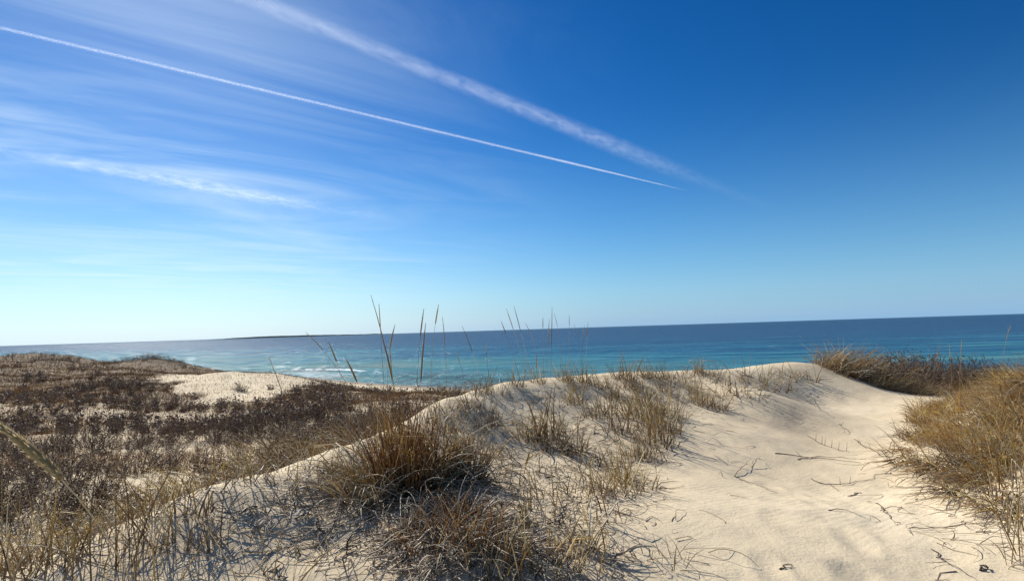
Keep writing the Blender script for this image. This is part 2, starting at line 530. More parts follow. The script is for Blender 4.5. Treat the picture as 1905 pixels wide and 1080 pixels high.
# ------------------------------------------------------------------ ground
def build_ground():
    th = np.linspace(R(-74), R(74), 900)
    r = np.geomspace(1.5, 240, 900)
    TH, RR = np.meshgrid(th, r)
    X, Y = CEN[0] + RR * np.sin(TH), CEN[1] + RR * np.cos(TH)
    Z = height(X, Y)
    n, k = Z.shape
    i = np.arange(n * k).reshape(n, k)
    F = np.stack([i[:-1, :-1], i[:-1, 1:], i[1:, 1:], i[1:, :-1]], -1).reshape(-1, 4)[:, ::-1]
    s = shore_dist(X, Y)
    cov = cover(X, Y)
    wet = sstep(5, 1.5, s) * 0.8
    me = mesh("dunes", np.stack([X, Y, Z], -1), F, M['sand'], {"cover": cov.ravel(), "wet": wet.ravel()})
    obj("terrain", me, kind='structure', label='pale sand dunes with a trodden sandy path sloping to the sea')


def project(x, y, z):
    d = np.stack([np.asarray(x, float), np.asarray(y, float), np.asarray(z, float) - EYE], -1)
    f = np.maximum(d @ fwd, 1e-3)
    return W0 / 2 + FPX * (d @ rt) / f, H0 / 2 - FPX * (d @ upv) / f


def bare_slope(x, y):
    """the bare sandy face of the far dune, 0..1"""
    a = x / np.maximum(y, 1) * 1000 + 952
    y0 = np.interp(a, [270, 330, 430, 510, 560, 640], [44, 33, 25.5, 26, 35, 44])
    return sstep(0, 5, y - y0 + 4 * vnoise(x * .5, y * .3, 47)) * sstep(56, 48, y + 3 * vnoise(x * .3, y * .3, 44)) * sstep(265, 330, a + 60 * vnoise(x * .35, y * .18, 45) + 30 * vnoise(x * 1.1, y * .5, 46)) * sstep(645, 560, a)


def cover(x, y):
    """how much plant litter lies on the ground: 0 bare sand .. 1 covered"""
    # behind the near dune: left of the line of its crest
    crest = np.interp(x, RX, RY)
    behind = sstep(0.5, 3.0, y - crest) * (x < 4)
    bare = bare_slope(x, y)
    c = behind * (1 - bare) * (0.30 + 0.45 * sstep(26, 40, y) * sstep(-12, -22, x))
    s = shore_dist(x, y)
    return c * sstep(22, 34, s)


_cr = VIEW_XYZ[13:31][::-1]
RX, RY = _cr[:, 0], _cr[:, 1]
RY_END = RY[-1]


def build_sea():
    th = np.linspace(R(-80), R(80), 500)
    r = np.geomspace(25, 90000, 420)
    TH, RR = np.meshgrid(th, r)
    X, Y = RR * np.sin(TH), RR * np.cos(TH)
    s = -shore_dist(X, Y)
    n, k = X.shape
    # low swell, and one small breaking crest close to the beach
    lump = vnoise(X * 0.03, Y * 0.03, 31)
    swell = 0.16 * np.sin(s * 0.42 + 2 * vnoise(X * 0.02, Y * 0.02, 4)) * sstep(3, 14, s) * sstep(260, 60, s)
    along = X * 0.77 - Y * 0.64           # along the shore
    a0 = -43 * 0.77 - 107 * 0.64 - 11
    seg = np.exp(-((along - a0 + 1) / 15.0) ** 4) * (0.97 + 0.25 * vnoise(along * 0.25, along * 0, 12))
    brk = np.exp(-((s - 13.5 - 1.2 * vnoise(along * .1, s * 0, 8)) / 1.0) ** 2) * seg
    wash = sstep(12.5, 10, s) * sstep(-1, 1.5, s) * np.exp(-((along - a0 - 6) / 22.0) ** 4) * 0.42
    edge = np.exp(-((s - 0.8) / 0.8) ** 2) * 0.4
    Z = swell + 0.4 * brk
    i = np.arange(n * k).reshape(n, k)
    F = np.stack([i[:-1, :-1], i[:-1, 1:], i[1:, 1:], i[1:, :-1]], -1).reshape(-1, 4)[:, ::-1]
    stones = sstep(-30, -14, X) * np.ones_like(X)
    foam = np.maximum(np.maximum(brk, wash), edge)
    me = mesh("sea", np.stack([X, Y, Z], -1), F, M['sea'], {"offshore": s.ravel(), "foam": foam.ravel(), "stones": stones.ravel()})
    obj("sea", me, kind='structure', label='blue sea, turquoise close to the beach, glittering on the left')


def build_headland():
    Y0 = 13000.0
    a, b = at(412, 629.5, Y0), at(722, 620.4, Y0 + 900)
    n, k = 90, 14
    u = np.linspace(0, 1, n)
    v = np.linspace(-1, 1, k)
    U, Vv = np.meshgrid(u, v, indexing='ij')
    prof = 40 * sstep(0, 0.22, u) * (1 - 0.75 * sstep(0.45, 0.8, u)) * (0.8 + 0.25 * fbm(u * 9, u * 0, 3)) * sstep(1, 0.9, u) + 6
    Z = prof[:, None] * (1 - Vv ** 4) + 14 * fbm(U * 60, Vv * 3, 6) * (1 - Vv ** 2) - 1.5 * np.abs(Vv) ** 6 * 6
    X = a[0] + (b[0] - a[0]) * U
    Y = a[1] + (b[1] - a[1]) * U + Vv * 700
    i = np.arange(n * k).reshape(n, k)
    F = np.stack([i[:-1, :-1], i[1:, :-1], i[1:, 1:], i[:-1, 1:]], -1).reshape(-1, 4)
    mt, t = material("hazed_headland")
    bs = t.n("ShaderNodeBsdfPrincipled")
    pos = t.n("ShaderNodeNewGeometry").outputs["Position"]
    t.l(t.ramp(t.noise(pos, 0.012, 4), [(0.35, (0.032, 0.048, 0.055)), (0.7, (0.055, 0.072, 0.072))]), bs.inputs["Base Color"])  # distance haze mixed into the tree colour as a pale blue tint
    bs.inputs["Roughness"].default_value = 1.0
    bs.inputs["Specular IOR Level"].default_value = 0.0
    t.l(bs.outputs[0], t.n("ShaderNodeOutputMaterial").inputs[0])
    obj("headland", mesh("headland", np.stack([X, Y, Z], -1), F, mt), kind='structure', label='low wooded headland far away on the horizon')


# ------------------------------------------------------------------ light
def build_light():
    sc = bpy.context.scene
    w = bpy.data.worlds.new("World")
    sc.world = w
    w.use_nodes = True
    t = NT(w.node_tree)
    sky = t.n("ShaderNodeTexSky", sky_type='NISHITA')
    sky.sun_disc = False
    sky.sun_elevation = SUN_EL
    sky.sun_rotation = SUN_AZ
    sky.altitude = 10
    sky.air_density = 1.0
    sky.dust_density = SKY['dust']
    sky.ozone_density = SKY['ozone']
    hs = t.n("ShaderNodeHueSaturation")
    hs.inputs["Saturation"].default_value = SKY['sat']
    hs.inputs["Hue"].default_value = SKY['hue']
    t.l(sky.outputs[0], hs.inputs["Color"])
    gm = t.n("ShaderNodeGamma")
    gm.inputs[1].default_value = SKY['gamma']
    sc1 = t.n("ShaderNodeVectorMath", operation='SCALE')
    t.l(hs.outputs[0], sc1.inputs[0])
    sc1.inputs["Scale"].default_value = 0.1
    t.l(sc1.outputs[0], gm.inputs[0])
    sc2 = t.n("ShaderNodeVectorMath", operation='SCALE')
    t.l(gm.outputs[0], sc2.inputs[0])
    sc2.inputs["Scale"].default_value = SKY['gain']
    # cirrus: thin streaks on a high flat layer
    g = t.n("ShaderNodeTexCoord").outputs["Generated"]
    sp = t.n("ShaderNodeSeparateXYZ")
    t.l(g, sp.inputs[0])
    z = t.math('MAXIMUM', t.math('ADD', sp.outputs[2], 0.03), 0.01)
    cb = t.n("ShaderNodeCombineXYZ")
    t.l(t.math('DIVIDE', sp.outputs[0], z), cb.inputs[0])
    t.l(t.math('DIVIDE', sp.outputs[1], z), cb.inputs[1])
    al = t.mapping(cb.outputs[0], rot=(0, 0, -STREAK))       # x runs along the streaks
    s2 = t.n("ShaderNodeSeparateXYZ")
    t.l(al, s2.inputs[0])
    fib = t.noise(t.mapping(al, sc=(0.5, 1.25, 1)), 1.0, 7, 0.56, 1.6)
    big = t.noise(t.mapping(al, loc=(3.1, 0.7, 0), sc=(0.22, 0.5, 1)), 1.0, 3, 0.5)
    left = t.mr(sp.outputs[0], 0.25, -0.6, 0.0, 1.0, True)
    lo = t.mr(sp.outputs[2], 0.02, 0.11, 0.35, 1.25, True)
    cov = t.math('MULTIPLY', t.mr(fib, 0.42, 0.80), t.mr(big, 0.38, 0.62))
    veil = t.math('MULTIPLY', t.mr(fib, 0.25, 0.8, 0.0, 0.55), left)
    cov = t.math('ADD', t.math('MULTIPLY', cov, left), veil)
    cov = t.math('MULTIPLY', t.math('MULTIPLY', cov, lo), SKY['cirrus'], clamp=True)
    haze = t.math('MULTIPLY', t.math('POWER', t.mr(sp.outputs[2], 0.0, 0.40, 1.0, 0.0), 2.2), SKY['hz'])
    cloud = t.mix(left, (3.6, 5.0, 6.8), (6.6, 8.0, 9.2))
    c1 = t.mix(haze, sc2.outputs[0], t.mix(left, SKY['hz_r'], SKY['hz_l']))
    c2 = t.mix(cov, c1, cloud)
    bg = t.n("ShaderNodeBackground")
    t.l(c2, bg.inputs[0])
    bg.inputs[1].default_value = SKY['strength']
    t.l(bg.outputs[0], t.n("ShaderNodeOutputWorld").inputs[0])
    L = bpy.data.lights.new("sun", 'SUN')
    L.energy = 5.0
    L.angle = R(0.53)
    L.color = (1.0, 0.945, 0.85)
    lo_ = bpy.data.objects.new("sun", L)
    C.objects.link(lo_)
    d = Vector((math.sin(SUN_AZ) * math.cos(SUN_EL), math.cos(SUN_AZ) * math.cos(SUN_EL), math.sin(SUN_EL)))
    lo_.rotation_euler = d.to_track_quat('Z', 'Y').to_euler()
    lo_.location = d * 50
    vs = sc.view_settings
    sc.display_settings.display_device = 'sRGB'
    vs.view_transform, vs.look, vs.gamma, vs.exposure = 'Standard', 'None', 1, 0.33
    cy = sc.cycles
    cy.max_bounces, cy.diffuse_bounces, cy.glossy_bounces, cy.transmission_bounces, cy.volume_bounces = 6, 3, 2, 3, 1
    cy.sample_clamp_indirect = 4
    cy.sample_clamp_direct = 8.0
    cy.use_denoising = True


SKY = dict(dust=0.1, ozone=3.0, sat=1.38, hue=0.5, gamma=1.27, gain=8.6, strength=0.10, cirrus=0.37, hz=0.82, hz_l=(4.6, 6.9, 8.8), hz_r=(1.55, 3.75, 6.6))
_a, _b = ray(0, 50), ray(1265, 350)
_a, _b = _a / _a[2], _b / _b[2]
STREAK = math.atan2(_b[1] - _a[1], _b[0] - _a[0])



# ------------------------------------------------------------------ plants: one mesh set per kind, copied
def to_mesh(name, P, rad, mat, sides=3, g=None):
    V, F, a = tubes(P, rad, sides, g=g)
    return mesh(name, V, F, mat, a)


def make_tuft(kind, seed):
    """live blades, collapsed dry blades"""
    g = np.random.default_rng(seed)
    if kind == 'upright':
        P, r = blades(32, 0.17, (0.16, 0.68), (0.05, 0.7), (0.0, 0.8), K=6, w=0.0046, g=g, kink=0.3, wild=1.4)
        D, q = blades(20, 0.24, (0.15, 0.5), (0.5, 1.6), (0.3, 1.6), K=6, w=0.0044, g=g, kink=0.4, wild=1.6)
        return to_mesh("blades", P, r, M['tan'], g=g), to_mesh("dry_blades", D, q, M['pale' if seed % 2 else 'grey'], g=g)
    if kind == 'sparse':
        P, r = blades(13, 0.24, (0.12, 0.5), (0.05, 0.9), (0.0, 1.0), K=6, w=0.0044, g=g, kink=0.4, wild=1.8)
        D, q = blades(14, 0.30, (0.12, 0.45), (0.5, 1.6), (0.3, 1.5), K=6, w=0.0042, g=g, kink=0.45, wild=1.8)
        return to_mesh("blades", P, r, M['tan'], g=g), to_mesh("dry_blades", D, q, M['pale' if seed % 2 else 'grey'], g=g)
    if kind == 'rusty':
        P, r = blades(260, 0.20, (0.35, 0.70), (0.05, 0.55), (0.1, 0.8), K=7, w=0.0025, g=g, kink=0.15)
        D, q = blades(150, 0.24, (0.25, 0.6), (0.7, 1.6), (0.5, 1.5), K=7, w=0.0027, g=g, kink=0.35)
        return to_mesh("blades", P, r, M['rust'], g=g), to_mesh("dry_blades", D, q, M['grey'], g=g)
    if kind == 'drape':
        P, r = blades(85, 0.28, (0.25, 0.85), (0.1, 0.9), (0.3, 1.6), lean=(-0.30, -0.2), K=8, w=0.0050, g=g, kink=0.25, wild=1.5)
        D, q = blades(48, 0.32, (0.3, 0.8), (0.4, 1.2), (0.5, 1.5), lean=(-0.6, -0.4), K=8, w=0.0050, g=g, kink=0.3, wild=1.2)
        return to_mesh("blades", P, r, M['gold'], g=g), to_mesh("dry_blades", D, q, M['pale'], g=g)
    if kind == 'flat':
        P, r = blades(22, 0.25, (0.35, 0.8), (0.3, 0.9), (0.5, 1.2), lean=(-0.95, -0.55), K=8, w=0.0044, g=g, kink=0.2, wild=1.2)
        D, q = blades(24, 0.30, (0.3, 0.75), (0.3, 0.9), (0.4, 1.0), lean=(-1.05, -0.6), K=8, w=0.0044, g=g, kink=0.2, wild=1.2)
        return to_mesh("blades", P, r, M['gold'], g=g), to_mesh("dry_blades", D, q, M['grey' if seed % 2 else 'pale'], g=g)
    if kind == 'swept':
        P, r = blades(30, 0.18, (0.25, 0.8), (0.1, 0.7), (0.4, 1.5), lean=(-0.6, -0.05), K=8, w=0.0040, g=g, kink=0.2, wild=1.2)
        D, q = blades(30, 0.15, (0.3, 0.6), (0.5, 1.3), (0.6, 1.4), lean=(-0.3, 0), K=7, w=0.0026, g=g, kink=0.3)
        return to_mesh("blades", P, r, M['tan'], g=g), to_mesh("dry_blades", D, q, M['pale' if seed % 2 else 'grey'], g=g)
    if kind == 'stalky':
        P, r = blades(13, 0.22, (0.45, 1.15), (0.05, 0.9), (0.0, 0.6), K=7, w=0.0046, g=g, kink=0.12, wild=2)
        D, q = blades(7, 0.26, (0.3, 0.8), (0.4, 1.5), (0.2, 1.2), K=7, w=0.0044, g=g, kink=0.45, wild=2)
        return to_mesh("blades", P, r, M['tan'], g=g), to_mesh("dry_blades", D, q, M['pale'], g=g)


KINDS = {}


def tuft(kind, x, y, rz, sc, label, group=None, cat='beach grass'):
    if kind not in KINDS:
        KINDS[kind] = [make_tuft(kind, 100 * len(KINDS) + j) for j in range(5)]
    a, b = random.choice(KINDS[kind])
    e = obj('grass_tuft', None, label=label, category=cat, group=group)
    e.location = (x, y, float(height(x, y)))
    e.rotation_euler = (0, 0, rz)
    e.scale = (sc, sc, sc * random.uniform(0.9, 1.1))
    obj('blades', a, e)
    obj('dry_blades', b, e)
    return e


def make_stem(seed):
    """dark, crooked dead stem with a few forks"""
    g = np.random.default_rng(seed)
    out = []
    L = g.uniform(0.18, 0.42)
    n = 7
    d = np.array([g.normal(0, 0.8), g.normal(0, 0.8), g.uniform(0.4, 1.0)])
    p, pts = np.array([0, 0, -0.02]), []
    for i in range(n):
        pts.append(p.copy())
        d = d / np.linalg.norm(d)
        p = p + d * L / n
        d = d + g.normal(0, 0.45, 3) + [0, 0, -0.12]
        p[2] = max(p[2], 0.006)
    pts = np.array(pts)
    out.append((pts[None], (0.0062 * (1 - 0.7 * np.linspace(0, 1, n)))[None]))
    for b in range(g.integers(1, 5)):
        k = g.integers(1, n - 1)
        q, d2 = pts[k].copy(), g.normal(0, 1, 3)
        pp = []
        for i in range(n):
            pp.append(q.copy())
            d2 = d2 / np.linalg.norm(d2)
            q = q + d2 * L * 0.5 / n
            d2 = d2 + g.normal(0, 0.4, 3)
            q[2] = max(q[2], 0.006)
        out.append((np.array(pp)[None], (0.0042 * (1 - 0.7 * np.linspace(0, 1, n)))[None]))
    P = np.concatenate([o[0] for o in out])
    r = np.concatenate([o[1] for o in out])
    return to_mesh("dead_stem", P, r, M['dark'], 4, g)


def make_shrub(seed, dense=1.0):
    """low bare shrub: forking twigs from the root and small withered leaves"""
    g = np.random.default_rng(seed)
    paths, rads, tips = [], [], []
    K = 5
    for s_ in range(int(26 * dense)):
        az, tl = g.uniform(0, 6.283), g.uniform(0.1, 1.05)
        d = np.array([math.cos(az) * math.sin(tl), math.sin(az) * math.sin(tl), math.cos(tl)])
        p = np.array([math.cos(az), math.sin(az), 0]) * g.uniform(0, 0.16) + [0, 0, -0.04]
        L = g.uniform(0.3, 0.72)
        pts = []
        for i in range(K):
            pts.append(p.copy())
            p = p + d * L / (K - 1)
            d = d + g.normal(0, 0.2, 3) + [0, 0, 0.05]
            d /= np.linalg.norm(d)
        pts = np.array(pts)
        paths.append(pts)
        rads.append(np.linspace(0.0065, 0.003, K))
        for b in range(5):
            f = g.uniform(0.3, 1.0) * (K - 1)
            i0 = min(int(f), K - 2)
            q = pts[i0] * (1 - f + i0) + pts[i0 + 1] * (f - i0)
            d2 = d + g.normal(0, 0.8, 3)
            d2 /= np.linalg.norm(d2)
            l2 = g.uniform(0.08, 0.26)
            bp = []
            for i in range(K):
                bp.append(q.copy())
                q = q + d2 * l2 / (K - 1)
                d2 = d2 + g.normal(0, 0.25, 3) + [0, 0, 0.06]
                d2 /= np.linalg.norm(d2)
            paths.append(np.array(bp))
            rads.append(np.linspace(0.0035, 0.0018, K))
            tips.append(np.array(bp))
    tw = to_mesh("twigs", np.array(paths), np.array(rads), M['shrub'], 3, g)
    T = np.array(tips)
    n = len(T) * 3
    ii, kk = g.integers(0, len(T), n), g.integers(1, K, n)
    Cn = T[ii, kk] + g.normal(0, 0.012, (n, 3))
    U = g.normal(0, 1, (n, 3))
    U /= np.linalg.norm(U, axis=1, keepdims=True)
    Wv = np.cross(U, g.normal(0, 1, (n, 3)))
    Wv /= np.linalg.norm(Wv, axis=1, keepdims=True)
    l = g.uniform(0.009, 0.022, (n, 1))
    V, F, a = quads(Cn, U * l, Wv * l * 0.55, g.random(n))
    return tw, mesh("leaves", V, F, M['leaf'], a)


SHRUBS = [make_shrub(700 + j) for j in range(6)]
STEMS = [make_stem(800 + j) for j in range(9)]


def shrub(x, y, sc, label, group=None, zs=1.0):
    tw, lv = random.choice(SHRUBS)
    e = obj('shrub', None, label=label, category='shrub', group=group)
    e.location = (x, y, float(height(x, y)))
    e.rotation_euler = (0, 0, random.uniform(0, 6.28))
    e.scale = (sc, sc, sc * zs)
    obj('twigs', tw, e)
    obj('leaves', lv, e)
    return e


def stalk(tip, head_end, foot, Y, label, thick=1.0, group=None, z_foot=None):
    """a tall stem (photo positions of tip, lower end of the seed spike and foot, Y metres ahead) with its seed spike"""
    g = np.random.default_rng(int(tip[0] * 7 + tip[1]))
    a, hnd = at(*tip, Y), at(*head_end, Y)
    f = at(*foot, Y)
    f[2] = height(f[0], f[1]) - 0.03
    K = 14
    t = np.linspace(0, 1, K)[:, None]
    # curve through foot, head end and tip
    la, lb = np.linalg.norm(hnd - f), np.linalg.norm(a - hnd)
    tm = la / (la + lb)
    ctrl = (hnd - (1 - tm) ** 2 * f - tm ** 2 * a) / (2 * tm * (1 - tm))
    if tm < 0.15:
        ctrl = (f + a) / 2
    path = (1 - t) ** 2 * f + 2 * t * (1 - t) * ctrl + t ** 2 * a
    root = path[0]
    st = to_mesh("seed_stalk", (path - root)[None], np.linspace(0.0028, 0.0018, K)[None], M['tan'], 5, g)
    o = obj('seed_stalk', st, label=label, category='seed stalk', group=group)
    o.location = root
    # the spike: a core with many overlapping spikelets
    tt = np.linspace(tm, 1.0, 10)[:, None]
    hp = (1 - tt) ** 2 * f + 2 * tt * (1 - tt) * ctrl + tt ** 2 * a - root
    u = np.linspace(0, 1, 10)
    hr = 0.0078 * thick * (np.sin(np.clip(u * 0.86 + 0.12, 0, 1) * math.pi) ** 0.6) * (1 - 0.35 * u)
    core = tubes(hp[None], hr[None], 6, g=g)
    n = int(170 * max(0.5, lb / 0.25))
    s_ = g.random(n)
    c = np.stack([np.interp(s_, u, hp[:, i]) for i in range(3)], 1)
    rr = np.interp(s_, u, hr)
    ax = hp[-1] - hp[0]
    ax /= np.linalg.norm(ax)
    nrm = np.cross(g.normal(size=(n, 3)), ax)
    nrm /= np.linalg.norm(nrm, axis=1, keepdims=True)
    U = (ax + nrm * 0.5) * 0.009 * max(1.0, 0.75 * thick)
    Wv = np.cross(nrm, ax) * 0.0016 * max(1.0, 0.75 * thick)
    spk = quads(c + nrm * rr[:, None] * 0.95, U, Wv, g.random(n))
    V, F, at_ = join(core, spk)
    obj('seed_head', mesh("seed_head", V, F, M['head'], at_), o)
    return o


def in_poly(x, y, poly):
    c = False
    for (x1, y1), (x2, y2) in zip(poly, poly[1:] + poly[:1]):
        if (y1 > y) != (y2 > y) and x < (x2 - x1) * (y - y1) / (y2 - y1) + x1:
            c = not c
    return c


# ------------------------------------------------------------------ the big clumps
def big_clump(px, py, label, N, Rd, L, mat, lean, dry, seed, droop=(0.1, 0.8), tilt=(0.05, 0.5), w=0.0038):
    N, dry = int(N * 0.6), int(dry * 0.5)
    g = np.random.default_rng(seed)
    p = ground_at(px, py)[0]
    e = obj('grass_clump', None, label=label, category='beach grass')
    e.location = p

    def conform(P):
        w = P + p
        dz = height(w[..., 0], w[..., 1], False) - height(p[0], p[1], False)
        base = dz[:, :1]
        P = P.copy()
        P[..., 2] += base
        P[..., 2] = np.where(np.arange(P.shape[1]) > 0, np.maximum(P[..., 2], dz + 0.006), P[..., 2])
        return P
    P, r = blades(N, Rd, L, tilt, droop, lean, K=8, w=w, g=g, kink=0.2, wild=1.6)
    obj('blades', to_mesh("blades", conform(P), r, mat, g=g), e)
    P, r = blades(N // 2, Rd * 1.1, (L[0] * 0.8, L[1] * 0.9), tilt, droop, lean, K=8, w=w * 1.05, g=g, kink=0.35, wild=2)
    obj('straw_blades', to_mesh("straw_blades", conform(P), r, M['gold'], g=g), e)
    D, q = blades(dry, Rd * 1.25, (L[0] * 0.7, L[1] * 0.95), (0.8, 1.7), (0.5, 1.5), (lean[0] * 0.5, lean[1] * 0.5 - 0.15), K=8, w=0.0042, g=g, kink=0.4)
    obj('dry_blades', to_mesh("dry_blades", conform(D), q, M['grey'], g=g), e)
    S, q = blades(dry // 3, Rd * 1.3, (L[0] * 0.8, L[1] * 1.1), (0.8, 1.7), (0.6, 1.5), (lean[0] * 0.5, lean[1] * 0.5 - 0.25), K=8, w=0.0055, g=g, kink=0.4)
    obj('broken_straws', to_mesh("broken_straws", conform(S), q, M['pale'], g=g), e)
    return e


def build_clumps():
    big_clump(765, 905, 'largest clump, thick rusty brown grass in the middle of the near dune', 600, 0.34, (0.30, 1.06), M['rust'], (0.0, 0.0), 480, 41, droop=(0.0, 0.75), tilt=(0.0, 0.5))
    big_clump(690, 930, 'flattened tan grass on the left of the largest clump, spilling over sand', 130, 0.24, (0.3, 0.6), M['tan'], (-0.35, -0.05), 260, 42, droop=(0.4, 1.3))
    big_clump(860, 890, 'olive brown upright grass on the right of the largest rusty clump', 240, 0.20, (0.40, 0.72), M['tan'], (0.1, 0.0), 160, 43)
    big_clump(835, 985, 'low tangled brown clump with deep dark shade below the rusty clump', 190, 0.36, (0.16, 0.42), M['rust'], (0.05, -0.08), 620, 44, droop=(0.2, 1.2), tilt=(0.1, 0.9))
    big_clump(925, 1040, 'straw and olive clump at the bottom edge right of the black shade', 60, 0.24, (0.2, 0.5), M['tan'], (0.1, 0.0), 110, 45)
    big_clump(1065, 1035, 'spiky tan clump with forked straws at the bottom edge beside the path', 55, 0.24, (0.15, 0.5), M['tan'], (0.1, 0.0), 100, 46, tilt=(0.1, 0.8))


TUFTS = [  # photo x, y of the root, kind, scale
    (905, 790, 'upright', 1.0), (880, 760, 'upright', 0.8), (930, 785, 'sparse', 0.9), (900, 732, 'upright', 0.9), (965, 800, 'sparse', 0.9), (985, 815, 'upright', 0.9), (1015, 815, 'upright', 1.3), (1030, 830, 'upright', 1.1),
    (1070, 842, 'upright', 0.9), (1050, 800, 'sparse', 1.0), (1000, 712, 'upright', 0.9), (1050, 707, 'upright', 0.85), (1085, 712, 'upright', 0.8), (1120, 722, 'upright', 0.9), (1010, 745, 'sparse', 0.8), (1060, 750, 'sparse', 0.8),
    (1100, 775, 'upright', 0.9), (1125, 765, 'upright', 1.0), (1150, 800, 'upright', 1.0), (1180, 775, 'upright', 1.0), (1205, 800, 'upright', 1.15), (1225, 830, 'upright', 1.2), (1245, 800, 'upright', 1.0), (1195, 750, 'upright', 1.0),
    (1170, 725, 'upright', 0.9), (1215, 770, 'upright', 1.0), (1140, 742, 'upright', 0.9), (1290, 728, 'upright', 0.9), (1312, 755, 'upright', 1.05), (1335, 760, 'upright', 0.95), (1270, 718, 'sparse', 1.0), (1300, 745, 'upright', 1.0),
    (1350, 740, 'sparse', 0.9), (1380, 712, 'sparse', 0.9), (1425, 706, 'sparse', 1.0), (1450, 715, 'sparse', 0.9), (1155, 890, 'upright', 0.8), (1168, 915, 'upright', 0.95), (1140, 905, 'sparse', 1.0), (1110, 900, 'sparse', 0.9),
    (1185, 905, 'sparse', 0.9), (1105, 965, 'sparse', 1.0), (990, 965, 'sparse', 1.0), (1020, 930, 'sparse', 0.9), (960, 900, 'sparse', 1.0), (945, 860, 'sparse', 1.0), (1010, 880, 'sparse', 0.9), (1080, 920, 'sparse', 0.9),
    (730, 815, 'upright', 0.9), (690, 838, 'sparse', 1.1), (655, 860, 'sparse', 1.0), (800, 800, 'sparse', 1.1), (830, 800, 'upright', 0.9), (850, 770, 'sparse', 0.9), (905, 840, 'sparse', 1.0), (620, 890, 'sparse', 0.8),
    (560, 905, 'sparse', 0.9), (1240, 705, 'sparse', 0.8), (1330, 697, 'sparse', 0.8), (1480, 700, 'sparse', 0.8), (1210, 850, 'sparse', 0.8), (1260, 775, 'sparse', 0.9), (1090, 860, 'sparse', 0.9), (1180, 850, 'upright', 0.8),
    (1200, 700, 'upright', 0.8), (1300, 694, 'upright', 0.8), (1150, 703, 'upright', 0.8), (960, 720, 'upright', 0.8), (925, 735, 'sparse', 0.9),
]


def where(px, py):
    """what a plant at this photo position stands beside"""
    if py < 735:
        return 'on the crest of the near dune' if px < 1250 else 'on the crest at the head of the path'
    if px > 1090 and py > 840:
        return 'low on the sand beside the path'
    if px > 1260:
        return 'on the bank above the head of the path'
    if px > 1080:
        return 'in the thick band on the bank above the path'
    if px > 870:
        return 'on the hump between the rusty clump and the path'
    return 'around the big rusty clump'


